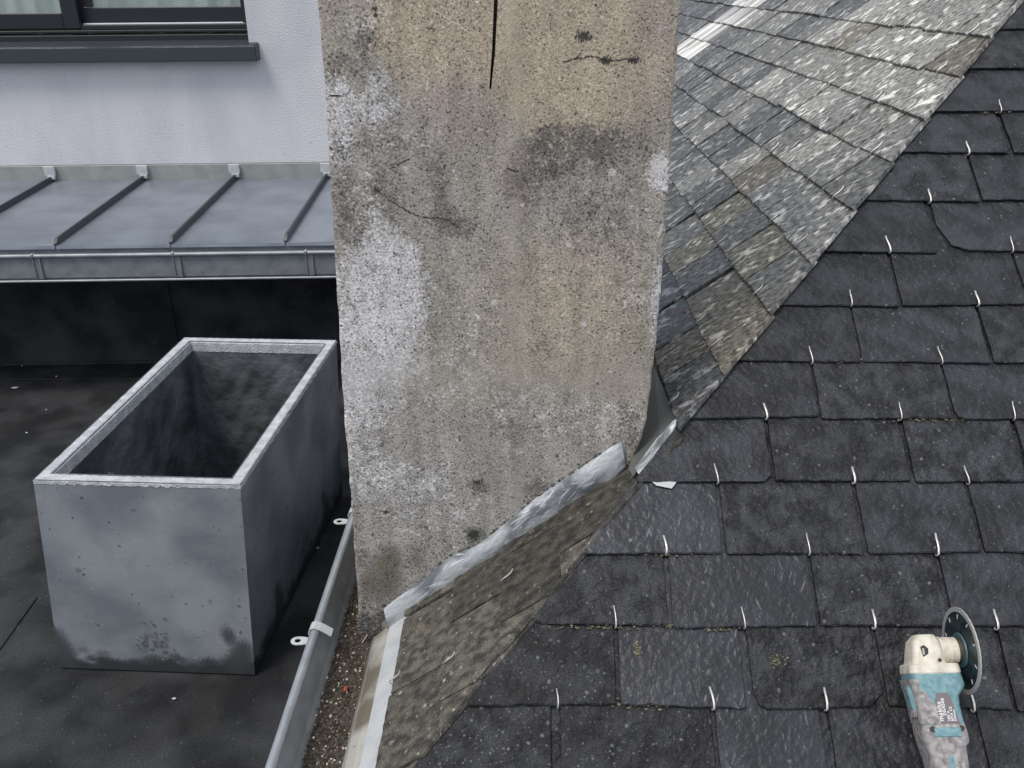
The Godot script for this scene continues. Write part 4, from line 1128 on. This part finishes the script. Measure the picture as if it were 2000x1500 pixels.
# ---------------------------------------------------------------- rear house, in its own axes: x along the wall, -z into it
func build_house() -> void:
	var root := thing("rear_house", "pale grey rendered house wall with dark window above a seamed zinc roof", "house")
	root.rotation.y = deg_to_rad(2.35)
	var WD := -4.3
	var xl := -4.6; var xr := -0.36
	# rendered wall round the window opening
	var wx := -1.087; var wy := 1.296
	var st := start()
	bx(st, Vector3((xl + xr) / 2, (0.764 + wy) / 2, WD - 0.125), Vector3(xr - xl, wy - 0.764, 0.25))
	bx(st, Vector3((wx + xr) / 2, (wy + 2.6) / 2, WD - 0.125), Vector3(xr - wx, 2.6 - wy, 0.25))
	bx(st, Vector3((xl - 3.5) / 2, (wy + 2.6) / 2, WD - 0.125), Vector3(-3.5 - xl, 2.6 - wy, 0.25))
	bx(st, Vector3((xl + xr) / 2, 2.9, WD - 0.125), Vector3(xr - xl, 0.6, 0.25))
	obj("wall", done(st), M.render, root)
	# black felt upstand under the zinc eaves, with a lap joint
	var ups := box("upstand", Vector3((xl + xr) / 2, 0.30, -3.98), Vector3(xr - xl, 0.6, 0.64), M.felt, root)
	box("felt_lap", Vector3(-2.6, 0.28, -3.6565), Vector3(2.41, 0.52, 0.005), M.felt, ups).position -= ups.position
	# window: outer frame, sliding sash, fixed sash, panes, sill
	var W := -4.4
	var fr := start()
	bx(fr, Vector3((-3.5 + wx) / 2, 1.318, W + 0.0), Vector3(wx + 3.5, 0.03, 0.1), 0.002)
	bx(fr, Vector3((-3.5 + wx) / 2, 1.3475, W - 0.008), Vector3(wx + 3.5, 0.012, 0.085), 0.002)
	bx(fr, Vector3((-3.5 + wx) / 2, 1.3645, W - 0.02), Vector3(wx + 3.5, 0.02, 0.06), 0.002)
	bx(fr, Vector3(wx - 0.02, 1.96, W - 0.03), Vector3(0.04, 1.16, 0.08), 0.002)
	bx(fr, Vector3((-3.5 + wx) / 2, 2.57, W - 0.03), Vector3(wx + 3.5, 0.05, 0.08), 0.002)
	var win := obj("window", done(fr), M.frame, root)
	st = start()
	bx(st, Vector3(-2.7, 1.393, W + 0.002), Vector3(1.53, 0.066, 0.035), 0.003)
	bx(st, Vector3(-1.899, 1.95, W + 0.002), Vector3(0.072, 1.18, 0.035), 0.003)
	obj("sliding_sash", done(st), M.frame, win)
	st = start()
	bx(st, Vector3((-1.9 + wx) / 2 - 0.02, 1.415, W - 0.048), Vector3(wx + 1.86, 0.064, 0.035), 0.003)
	bx(st, Vector3(-1.84, 2.0, W - 0.048), Vector3(0.05, 1.1, 0.035), 0.003)
	obj("fixed_sash", done(st), M.frame, win)
	box("weather_strip", Vector3((-1.86 + wx) / 2, 1.3785, W - 0.02), Vector3(wx + 1.86, 0.006, 0.012), mat(lin(0.8, 0.81, 0.83), 0.35), win, 0.001)
	var glass := mat(Color(0.85, 0.92, 0.9, 0.12), 0.03)
	glass.transparency = BaseMaterial3D.TRANSPARENCY_ALPHA
	box("pane", Vector3(-2.7, 1.98, W + 0.002), Vector3(1.53, 1.12, 0.006), glass, win, 0.0)
	box("pane", Vector3(-1.46, 1.98, W - 0.048), Vector3(0.74, 1.08, 0.006), glass, win, 0.0)
	st = start()
	swept(st, [Vector2(-4.352, 1.306), Vector2(-4.25, 1.289), Vector2(-4.236, 1.284), Vector2(-4.234, 1.232), Vector2(-4.24, 1.228)], 0.003, -3.55, -1.047, Vector3.BACK, Vector3.UP, Vector3.RIGHT)
	bx(st, Vector3(-1.0455, 1.262, -4.27), Vector3(0.003, 0.072, 0.07), 0.001)
	obj("sill", done(st), M.sill, win)
	# the room behind: dark box with a sheer curtain
	st = start()
	bx(st, Vector3(-2.3, 1.28, -5.2), Vector3(2.5, 0.04, 1.2)); bx(st, Vector3(-2.3, 2.62, -5.2), Vector3(2.5, 0.04, 1.2))
	bx(st, Vector3(-2.3, 1.95, -5.82), Vector3(2.5, 1.36, 0.04)); bx(st, Vector3(-1.04, 1.95, -5.2), Vector3(0.04, 1.36, 1.2)); bx(st, Vector3(-3.57, 1.95, -5.2), Vector3(0.04, 1.36, 1.2))
	obj("room", done(st), mat(lin(0.3, 0.31, 0.3), 0.9), root)
	st = start()
	st.set_smooth_group(0)
	var n := 260
	for i in n:
		var q := []
		for f: float in [float(i) / n, float(i + 1) / n]:
			var x := lerpf(-3.4, -1.1, f)
			var dz: float = 0.018 * sin(x * 55.0) + 0.012 * sin(x * 23.0 + 1.0) + 0.006 * sin(x * 131.0)
			q.append(Vector3(x, 1.33, -4.62 + dz)); q.append(Vector3(x + 0.01 * sin(x * 9.0), 2.5, -4.62 + dz * 0.6))
		if q[0].x > -2.0 and q[0].x < -1.93: continue
		quad(st, q[0], q[1], q[3], q[2])
	var cm := mat(lin(0.5, 0.56, 0.54), 0.9)
	cm.backlight_enabled = true
	cm.backlight = Color(0.4, 0.4, 0.4)
	var cur := obj("sheer_curtain", done(st), cm, self)
	cur.rotation.y = root.rotation.y
	tag(cur, "pale grey green sheer curtain hanging behind the rear window", "curtain")
	# zinc roof: deck, pans, standing seams, clips, back upstand
	var y0 := 0.645; var y1 := 0.692
	var dz_ := Vector3(0, y1 - y0, -1.0).normalized()
	var nz := Vector3(0, 1.0, y1 - y0).normalized()
	st = start()
	quad(st, Vector3(xl, y0 - 0.008, -3.31), Vector3(xl, y1 - 0.008, -4.31), Vector3(xr, y1 - 0.008, -4.31), Vector3(xr, y0 - 0.008, -3.31))
	quad(st, Vector3(xl, y0 - 0.04, -3.31), Vector3(xr, y0 - 0.04, -3.31), Vector3(xr, y1 - 0.06, -4.31), Vector3(xl, y1 - 0.06, -4.31))
	quad(st, Vector3(xl, y0 - 0.008, -3.31), Vector3(xr, y0 - 0.008, -3.31), Vector3(xr, y0 - 0.04, -3.31), Vector3(xl, y0 - 0.04, -3.31))
	var zr := obj("zinc_roof", done(st), mat(lin(0.1, 0.085, 0.06), 0.8), root)
	var seams := []
	var sx := -1.657
	for k in range(-6, 4): seams.append(sx + k * 0.434)
	for k in seams.size() - 1:
		st = start()
		var a: float = seams[k] + 0.002; var b: float = seams[k + 1] - 0.002
		if a > xr: continue
		b = minf(b, xr)
		var gx := 8; var gy := 12
		st.set_smooth_group(0)
		var g := []
		for y in gy + 1:
			var row := []
			for x in gx + 1:
				var f := float(x) / gx; var v := float(y) / gy
				var bow := 0.0025 * sin(f * PI) * sin(v * PI) * (0.6 + 0.8 * sin(k * 3.0)) + 0.0008 * sin(v * 9.0 + k) * sin(f * PI)
				row.append(Vector3(lerpf(a, b, f), lerpf(y0, y1, v) + bow, -3.3 - v))
			g.append(row)
		for y in gy:
			for x in gx:
				var uvq := func(p: Vector3) -> Vector2: return Vector2(p.x + k * 0.37, 1.0 + (3.3 + p.z))
				quad(st, g[y][x], g[y + 1][x], g[y + 1][x + 1], g[y][x + 1], uvq.call(g[y][x]), uvq.call(g[y + 1][x]), uvq.call(g[y + 1][x + 1]), uvq.call(g[y][x + 1]))
		st.set_smooth_group(-1)
		quad(st, Vector3(a, y0, -3.3), Vector3(b, y0, -3.3), Vector3(b, y0 - 0.012, -3.298), Vector3(a, y0 - 0.012, -3.298), Vector2(0, .99), Vector2(0.4, .99), Vector2(0.4, 1), Vector2(0, 1))
		obj("roof_pan", done(st), M.zinc, zr)
	for x in seams:
		if x > xr: continue
		st = start()
		var pr := [Vector2(-0.006, -0.002), Vector2(-0.0055, 0.024), Vector2(0.0055, 0.026), Vector2(0.006, -0.002)]
		var zz0 := Vector3(x, y0, -3.302); var zz1 := Vector3(x, y1, -4.285)
		var rings := []
		for e in [[zz0, 0.35], [zz0 + Vector3(0, 0.001, -0.02), 1.0], [zz1, 1.0]]:
			var ring := []
			for p in pr: ring.append(e[0] + Vector3(p.x, p.y * e[1], 0))
			rings.append(ring)
		loft(st, rings, false)
		obj("standing_seam", done(st), M.seam, zr)
		st = start()
		bx(st, Vector3(x, 0.742, -4.272), Vector3(0.052, 0.044, 0.012), 0.002)
		bx(st, Vector3(x + 0.004, 0.712, -4.268), Vector3(0.036, 0.018, 0.014), 0.002)
		obj("seam_clip", done(st), M.flashing, zr)
	box("back_flashing", Vector3((xl + xr) / 2, 0.726, -4.291), Vector3(xr - xl, 0.074, 0.014), M.back_flashing, zr, 0.002)
	# eaves gutter
	st = start()
	swept(st, [Vector2(-3.222, 0.628), Vector2(-3.222, 0.545), Vector2(-3.228, 0.537), Vector2(-3.30, 0.532), Vector2(-3.306, 0.64)], 0.0015, xl, xr, Vector3.BACK, Vector3.UP, Vector3.RIGHT)
	var eg := obj("roof_gutter", done(st), M.zinc_gutter, root)
	st = start()
	tube(st, [Vector3(xl, 0.630, -3.216), Vector3(xr, 0.630, -3.216)], 0.0085, 12)
	obj("bead", done(st), M.zinc_gutter, eg)
	box("drip_edge", Vector3((xl + xr) / 2, 0.534, -3.216), Vector3(xr - xl, 0.008, 0.014), M.zinc_gutter, eg, 0.002)
	for x in [-2.22, -1.708, -1.191, -0.699]:
		st = start()
		bx(st, Vector3(x, 0.584, -3.2165), Vector3(0.006, 0.086, 0.010), 0.002)
		bx(st, Vector3(x + 0.024, 0.584, -3.2165), Vector3(0.006, 0.086, 0.010), 0.002)
		bx(st, Vector3(x + 0.012, 0.584, -3.219), Vector3(0.02, 0.086, 0.004), 0.001)
		bx(st, Vector3(x + 0.002, 0.632, -3.215), Vector3(0.012, 0.019, 0.022), 0.004)
		obj("gutter_joint", done(st), M.zinc_gutter, eg)

# ---------------------------------------------------------------- angle grinder
func rr(c: Vector3, X: Vector3, Y: Vector3, hx: float, hy: float, r: float, seg := 5) -> Array:   # rounded rectangle ring, X towards Y
	var out := []
	r = minf(r, minf(hx, hy))
	for q in 4:
		var cx: float = (hx - r) * [1.0, -1.0, -1.0, 1.0][q]
		var cy: float = (hy - r) * [1.0, 1.0, -1.0, -1.0][q]
		for k in seg + 1:
			var a := PI / 2 * (q + float(k) / seg)
			out.append(c + X * (cx + cos(a) * r) + Y * (cy + sin(a) * r))
	return out

func build_grinder() -> void:
	# axes: S spindle (towards the disc), D down the body, N out of the slope
	var U := Vector3(0, 0.636224, -0.771504)
	var disc_c := hit(1877, 1270, dark_n, DARK_D + 0.074)
	var N := dark_n
	var D := (-U + Vector3.RIGHT * 0.03 - N * 0.11).normalized()
	var S := (Vector3.RIGHT + U * 0.03 + N * 0.05)
	S = (S - D * S.dot(D)).normalized()
	N = S.cross(D) * -1.0
	if N.dot(dark_n) < 0: N = -N
	var root := thing("angle_grinder", "teal and cream cordless angle grinder with a thin diamond disc lying on dark slates", "angle grinder", disc_c)
	var b := Basis(S, D, N)
	root.basis = b.orthonormalized() if b.determinant() > 0 else Basis(S, N, D)
	# local coordinates: x = S, y = D, z = N (right handed when S x D = N, which lies into the roof; so use X = S, Y = -D, Z = N)
	root.basis = Basis(S, -D, N).orthonormalized().scaled(Vector3.ONE * 0.8)
	var X := Vector3.RIGHT; var Y := Vector3.UP; var Z := Vector3.BACK
	var cream := mat(lin(0.66, 0.62, 0.53), 0.5)
	var cd := mottled(256, Color(0.5, 0.46, 0.38), Color(0.68, 0.64, 0.56), 0.02, 301, 0.08)
	specks(cd, 256, 60, 1.0, 3.0, Color(0.2, 0.17, 0.13), 0.2, 0.7)
	cream = triplanar(tmat(to_tex(cd, 256, 256), 0.5), 6.0); cream.uv1_world_triplanar = false
	var td := mottled(256, Color(0.09, 0.22, 0.26), Color(0.22, 0.34, 0.36), 0.04, 303, 0.12, 1.5)
	specks(td, 256, 70, 1.0, 4.0, Color(0.42, 0.45, 0.44), 0.2, 0.7)
	var teal := triplanar(tmat(to_tex(td, 256, 256), 0.45), 6.0); teal.uv1_world_triplanar = false
	var gd := mottled(256, Color(0.15, 0.135, 0.135), Color(0.42, 0.4, 0.4), 0.04, 305, 0.16, 1.5)
	var dusty := triplanar(tmat(to_tex(gd, 256, 256), 0.75), 6.0); dusty.uv1_world_triplanar = false
	var steel := mat(lin(0.35, 0.36, 0.37), 0.4, 0.7)
	var black := mat(lin(0.03, 0.03, 0.032), 0.6)
	# disc: thin steel blade with a toothed bright rim and slots
	var st := start()
	var R := 0.083
	var n := 72
	var ring := func(r: float, x: float, k: int) -> Vector3:
		var a := TAU * k / n
		return Vector3(x, cos(a) * r, sin(a) * r)
	for k in n:
		for sd in [-1.0, 1.0]:
			var x: float = sd * 0.0008
			if sd < 0: quad(st, ring.call(0.006, x, k), ring.call(0.074, x, k), ring.call(0.074, x, k + 1), ring.call(0.006, x, k + 1))
			else: quad(st, ring.call(0.006, x, k + 1), ring.call(0.074, x, k + 1), ring.call(0.074, x, k), ring.call(0.006, x, k))
	var dd := mottled(256, Color(0.018, 0.03, 0.036), Color(0.05, 0.085, 0.1), 0.02, 307, 0.15)
	var dm := triplanar(tmat(to_tex(dd, 256, 256), 0.42, null, 0.1, 0.5), 8.0); dm.uv1_world_triplanar = false
	var disc := obj("disc", done(st), dm, root)
	st = start()
	for k in n:
		var ro := R if k % 2 == 0 else R - 0.0007
		for sd in [-1.0, 1.0]:
			var x: float = sd * 0.0013
			if sd < 0: quad(st, ring.call(0.0735, x, k), ring.call(ro, x, k), ring.call(ro, x, k + 1), ring.call(0.0735, x, k + 1))
			else: quad(st, ring.call(0.0735, x, k + 1), ring.call(ro, x, k + 1), ring.call(ro, x, k), ring.call(0.0735, x, k))
		quad(st, ring.call(ro, -0.0013, k), ring.call(ro, 0.0013, k), ring.call(ro, 0.0013, k + 1), ring.call(ro, -0.0013, k + 1))
		quad(st, ring.call(0.0735, -0.0013, k + 1), ring.call(0.0735, 0.0013, k + 1), ring.call(0.0735, 0.0013, k), ring.call(0.0735, -0.0013, k))
	obj("diamond_rim", done(st), mat(lin(0.42, 0.42, 0.41), 0.6, 0.3), disc)
	for k in 10:
		st = start()
		var a := TAU * (k + 0.35) / 10.0
		var c := Vector3(-0.0011, cos(a) * 0.0645, sin(a) * 0.0645)
		var bb := Basis(Vector3(1, 0, 0), Vector3(0, cos(a + 0.3), sin(a + 0.3)), Vector3(0, -sin(a + 0.3), cos(a + 0.3)))
		bx(st, Vector3.ZERO, Vector3(0.0008, 0.009, 0.0032), 0.0003, bb)
		obj("slot", done(st), mat(lin(0.55, 0.56, 0.56), 0.5), disc, c)
	# flanges and collar between the disc and the gear head
	var lathe := func(prof: Array) -> ArrayMesh:
		var s2 := start()
		var rings := []
		for p in prof:
			var rg := []
			for k in 28: rg.append(Vector3(p[0], cos(-TAU * k / 28.0) * p[1], sin(-TAU * k / 28.0) * p[1]))
			rings.append(rg)
		loft(s2, rings, false)
		return done(s2)
	obj("flange", lathe.call([[-0.012, 0.021], [-0.010, 0.0225], [-0.004, 0.0225], [-0.0012, 0.02]]), mat(lin(0.10, 0.075, 0.05), 0.5, 0.3), root)
	obj("inner_flange", lathe.call([[-0.0045, 0.033], [-0.002, 0.034], [-0.0012, 0.033]]), mat(lin(0.07, 0.13, 0.15), 0.5, 0.2), disc)
	obj("collar", lathe.call([[-0.046, 0.027], [-0.042, 0.027], [-0.041, 0.0245], [-0.036, 0.0245], [-0.035, 0.026], [-0.024, 0.026], [-0.023, 0.0245], [-0.0195, 0.0245], [-0.0185, 0.0255], [-0.0125, 0.0255], [-0.012, 0.022]]), cream, root)
	# gear head: rings from the nose (up) to the motor flange (down); x centre drifts away from the disc
	st = start()
	var hx := -0.073
	var head := [[0.031, 0.015, 0.016, hx + 0.004], [0.030, 0.018, 0.019, hx + 0.004], [0.018, 0.0255, 0.026, hx + 0.001], [0.0, 0.0285, 0.029, hx], [-0.018, 0.031, 0.03, hx - 0.001], [-0.026, 0.034, 0.032, hx]]
	var rings := []
	for p in head: rings.append(rr(Vector3(p[3], p[0], 0), X, Z, p[1], p[2], 0.010, 4))
	loft(st, rings, true)
	var gh := obj("gear_head", done(st), cream, root)
	st = start()
	rings = []
	for p in [[-0.024, 0.044, 0.035], [-0.026, 0.047, 0.037], [-0.040, 0.0485, 0.038], [-0.0425, 0.047, 0.037]]: rings.append(rr(Vector3(hx + 0.006, p[0], 0), X, Z, p[1], p[2], 0.014, 5))
	loft(st, rings, false)
	obj("head_flange", done(st), cream, root)
	# cast web from the head to the collar side
	st = start()
	bx(st, Vector3(hx + 0.022, -0.016, 0.012), Vector3(0.03, 0.026, 0.026), 0.008)
	obj("web", done(st), cream, gh)
	# five sided opening with the lock button, and a screw hole
	st = start()
	rings = []
	for e in [[0.0, 0.0295], [1.0, 0.0302]]:
		var rg := []
		for q in [[-0.011, 0.007], [-0.0085, -0.0115], [0.002, -0.006], [0.0035, 0.004], [-0.004, 0.0105]]: rg.append(Vector3(hx - 0.004 + q[0], 0.0 + q[1], e[1]))
		rings.append(rg)
	loft(st, rings, false)
	obj("lock_recess", done(st), black, gh)
	box("lock_button", Vector3(hx - 0.0105, -0.0015, 0.0304), Vector3(0.004, 0.012, 0.002), mat(lin(0.4, 0.38, 0.33), 0.6), gh, 0.0005)
	var hole := func(x: float, y: float, z: float, r: float, called: String, par: Node3D, m: Material) -> void:
		var cm := CylinderMesh.new()
		cm.top_radius = r; cm.bottom_radius = r; cm.height = 0.002; cm.radial_segments = 16
		var o := obj(called, cm, m, par, Vector3(x, y, z))
		o.rotation.x = PI / 2
	hole.call(hx + 0.017, -0.018, 0.0318, 0.0034, "screw", gh, black)
	# teal motor housing, then the dusty grey barrel
	st = start()
	rings = []
	for p in [[-0.042, 0.0475, 0.037, 0.006], [-0.060, 0.0495, 0.038, 0.007], [-0.068, 0.0485, 0.038, 0.006], [-0.082, 0.041, 0.0365, 0.002], [-0.10, 0.0395, 0.0355, 0.002], [-0.135, 0.040, 0.035, 0.004]]: rings.append(rr(Vector3(hx + p[3], p[0], 0), X, Z, p[1], p[2], 0.013, 5))
	loft(st, rings, true)
	var mh := obj("motor_housing", done(st), teal, root)
	st = start()
	rings = []
	for p in [[-0.130, 0.0405, 0.0352, 0.004], [-0.150, 0.042, 0.0355, 0.006], [-0.165, 0.041, 0.035, 0.007], [-0.172, 0.037, 0.034, 0.004], [-0.20, 0.0345, 0.033, 0.006], [-0.26, 0.031, 0.031, 0.01], [-0.34, 0.032, 0.032, 0.012]]: rings.append(rr(Vector3(hx + p[3], p[0], 0), X, Z, p[1], p[2], 0.015, 5))
	loft(st, rings, true)
	var barrel := obj("barrel", done(st), dusty, root)
	# dusty shoulder over the left of the motor housing
	st = start()
	rings = []
	for p in [[-0.052, 0.012, 0.0365, -0.034], [-0.09, 0.016, 0.0362, -0.024], [-0.105, 0.024, 0.0358, -0.015], [-0.132, 0.026, 0.0355, -0.011]]: rings.append(rr(Vector3(hx + p[3], p[0], 0.0012), X, Z, p[1], p[2], 0.011, 4))
	loft(st, rings, true)
	obj("shoulder", done(st), dusty, mh)
	# slide switch on the left
	st = start()
	bx(st, Vector3(hx - 0.040, -0.088, 0.012), Vector3(0.014, 0.05, 0.022), 0.004, Basis(Vector3.BACK, 0.12))
	var sw := obj("slide_switch", done(st), teal, mh)
	st = start()
	for k in 4: bx(st, Vector3(hx - 0.044 + k * 0.003, -0.113 - k * 0.0004, 0.014), Vector3(0.0016, 0.014, 0.02), 0.0004)
	obj("grip_rib", done(st), dusty, sw)
	# rating plate, its lettering reads up the body
	var top := 0.0378
	var pp := PackedVector2Array([Vector2(-0.008, -0.072), Vector2(0.010, -0.071), Vector2(0.017, -0.088), Vector2(0.0255, -0.131), Vector2(-0.009, -0.132), Vector2(-0.014, -0.098)])
	var pb := PackedFloat32Array(); pb.resize(6); pb.fill(0.0004)
	var plate_m := slab(pp, Vector3(hx + 0.006, 0, top - 0.0008), X, Y, Z, func(_p): return 0.0, 0.002, pb, 1.0, Vector2.ZERO)
	var rp := obj("rating_plate", plate_m, mat(lin(0.16, 0.14, 0.15), 0.5), mh)
	var white := mat(lin(0.72, 0.72, 0.72), 0.5)
	var font := SystemFont.new()
	font.font_names = PackedStringArray(["Droid Sans"])
	font.font_weight = 700
	for t in [["makita", 0.0105, -0.0075, -0.128], ["DGA506", 0.0084, 0.0000, -0.118], ["18V n", 0.0070, 0.0066, -0.128], ["M14  CE", 0.0070, 0.0125, -0.128], ["8500min", 0.0050, 0.0180, -0.128]]:
		var tm := TextMesh.new()
		tm.text = t[0]
		tm.font = font
		tm.font_size = 32
		tm.pixel_size = t[1] / 32.0
		tm.depth = 0.0004
		tm.horizontal_alignment = HORIZONTAL_ALIGNMENT_LEFT
		var o := obj("lettering", tm, white, rp, Vector3(hx + 0.006 + t[2], t[3], top - 0.0004))
		o.rotation.z = PI / 2
	# bridge with two screws
	st = start()
	bx(st, Vector3(hx + 0.007, -0.147, 0.0352), Vector3(0.05, 0.017, 0.004), 0.0015)
	obj("bridge", done(st), teal, barrel)
	hole.call(hx - 0.020, -0.1415, 0.0355, 0.0055, "screw", barrel, black)
	hole.call(hx + 0.034, -0.1405, 0.0352, 0.0050, "screw", barrel, black)
	box("stripe", Vector3(hx + 0.006, -0.225, 0.0322), Vector3(0.010, 0.08, 0.0025), teal, barrel, 0.0008)

func build_small() -> void:
	# scrap of lead tucked under a slate beside the chimney's corner
	var o := dark_n * DARK_D
	var pts := []
	for q in [[1270, 938], [1324, 938], [1312, 954], [1282, 948]]: pts.append(hit(q[0], q[1], dark_n, DARK_D - 0.001))
	var st := start()
	quad(st, pts[0], pts[1], pts[2], pts[3], Vector2(0.1, 0.1), Vector2(0.2, 0.1), Vector2(0.2, 0.14), Vector2(0.1, 0.14))
	quad(st, pts[3] - dark_n * 0.0015, pts[2] - dark_n * 0.0015, pts[1] - dark_n * 0.0015, pts[0] - dark_n * 0.0015)
	for i in 4: quad(st, pts[i], pts[i] - dark_n * 0.0015, pts[(i + 1) % 4] - dark_n * 0.0015, pts[(i + 1) % 4])
	tag(obj("lead_scrap", done(st), M.flashing), "torn pale metal scrap sticking out under a dark slate", "scrap")
	# a dry leaf on the pale slates
	st = start()
	var p := hit(1331, 611, pale_n, pale_n.dot(Vector3(0, PALE_C, 0)) + 0.002)
	tri(st, Vector3(0, 0.002, 0), Vector3(0.006, 0.004, -0.014), Vector3(0.012, 0.001, 0.002))
	tri(st, Vector3(0, 0.001, 0), Vector3(0.012, 0.0, 0.002), Vector3(0.006, 0.003, -0.014))
	tag(obj("dry_leaf", done(st), mat(lin(0.12, 0.03, 0.02), 0.8), self, p), "small red brown dry leaf lying on a pale slate", "leaf")
	# moss along the butts of the slates
	st = start()
	pebble(st, Vector3.ZERO, Vector3.ONE * 0.5)
	var spots := [[1240, 1375, 60, 14], [1300, 1374, 50, 10], [1320, 1222, 70, 8], [1400, 1228, 50, 6], [1625, 1372, 50, 10], [1480, 695, 60, 8], [1700, 700, 40, 6], [1940, 218, 40, 6], [1300, 1082, 120, 8], [1620, 1080, 90, 7], [1640, 705, 60, 6], [1360, 930, 100, 6], [1160, 1225, 100, 7], [1800, 820, 70, 5], [1520, 1290, 20, 16], [1245, 1270, 12, 20]]
	var mm := MultiMesh.new()
	mm.transform_format = MultiMesh.TRANSFORM_3D
	mm.use_colors = true
	mm.mesh = done(st)
	var at := []
	for s in spots:
		for q in 34:
			at.append(hit(s[0] + rng.randfn() * s[2] * 0.45, s[1] + rng.randfn() * s[3] * 0.4, dark_n, DARK_D - 0.004))
	mm.instance_count = at.size()
	for i in at.size():
		var s := rng.randf_range(0.002, 0.0055)
		mm.set_instance_transform(i, Transform3D(Basis(Vector3(0.3, 1, 0.2).normalized(), rng.randf() * 6.0).scaled(Vector3(s * 1.4, s * 0.7, s)), at[i]))
		mm.set_instance_color(i, Color(0.075, 0.07, 0.035).lerp(Color(0.2, 0.19, 0.14), pow(rng.randf(), 2.0)))
	var mi := MultiMeshInstance3D.new()
	mi.multimesh = mm
	var gm := mat(Color.WHITE, 0.95)
	gm.vertex_color_use_as_albedo = true
	mi.material_override = gm
	mi.name = "moss"
	add_child(mi)
	tag(mi, "olive moss and crust growing along the lower edges of the dark slates", "moss", "", "stuff")

# ---------------------------------------------------------------- scene
func _ready() -> void:
	rng.seed = 4711
	cam = Camera3D.new()
	cam.name = "camera"
	cam.position = Vector3(0, 1.55, 0)
	cam.rotation = Vector3(-atan(790.0 / FOCAL), deg_to_rad(1.15), -0.008)
	cam.fov = rad_to_deg(2.0 * atan(750.0 / FOCAL))
	cam.near = 0.05
	cam.far = 200.0
	add_child(cam)
	var env := Environment.new()
	env.background_mode = Environment.BG_SKY
	var sky := Sky.new()
	var sm := ProceduralSkyMaterial.new()
	sm.sky_top_color = Color(0.83, 0.86, 0.91)
	sm.sky_horizon_color = Color(0.77, 0.79, 0.83)
	sm.sky_curve = 0.25
	sm.ground_bottom_color = Color(0.16, 0.16, 0.16)
	sm.ground_horizon_color = Color(0.3, 0.3, 0.31)
	sm.sun_angle_max = 1.0
	sky.sky_material = sm
	env.sky = sky
	env.background_energy_multiplier = 0.92
	env.tonemap_mode = Environment.TONE_MAPPER_LINEAR
	env.tonemap_exposure = 1.5
	env.sdfgi_enabled = true
	env.ssao_enabled = true
	env.ssil_enabled = true
	var we := WorldEnvironment.new()
	we.name = "environment"
	we.environment = env
	add_child(we)
	var sun := DirectionalLight3D.new()
	sun.name = "sun"
	sun.light_energy = 0.5
	sun.light_angular_distance = 20.0
	sun.light_color = Color(1.0, 0.97, 0.93)
	sun.shadow_enabled = true
	add_child(sun)
	sun.look_at_from_position(Vector3(-1.2, 3.4, 1.4), Vector3.ZERO)

	for i in 2048:
		var l := i / 2047.0
		lut.append(int(clampf((1.055 * pow(l, 1.0 / 2.4) - 0.055) if l > 0.0031308 else l * 12.92, 0.0, 1.0) * 255.0 + 0.5))
	var a := atan(PALE_K)
	pale_n = Vector3(-sin(a), cos(a), 0)
	pale_u = Vector3(cos(a), sin(a), 0)
	var t0 := Time.get_ticks_msec()
	rag = noise_bytes(256, 256, 0.09, 5, 3)
	make_materials()
	print("materials ", Time.get_ticks_msec() - t0)
	make_chimney_material()
	print("chimney texture ", Time.get_ticks_msec() - t0)
	build_flat_roof()
	build_house()
	build_roof()
	build_chimney()
	build_gutter()
	build_planter()
	build_grinder()
	build_small()
	print("all ", Time.get_ticks_msec() - t0)
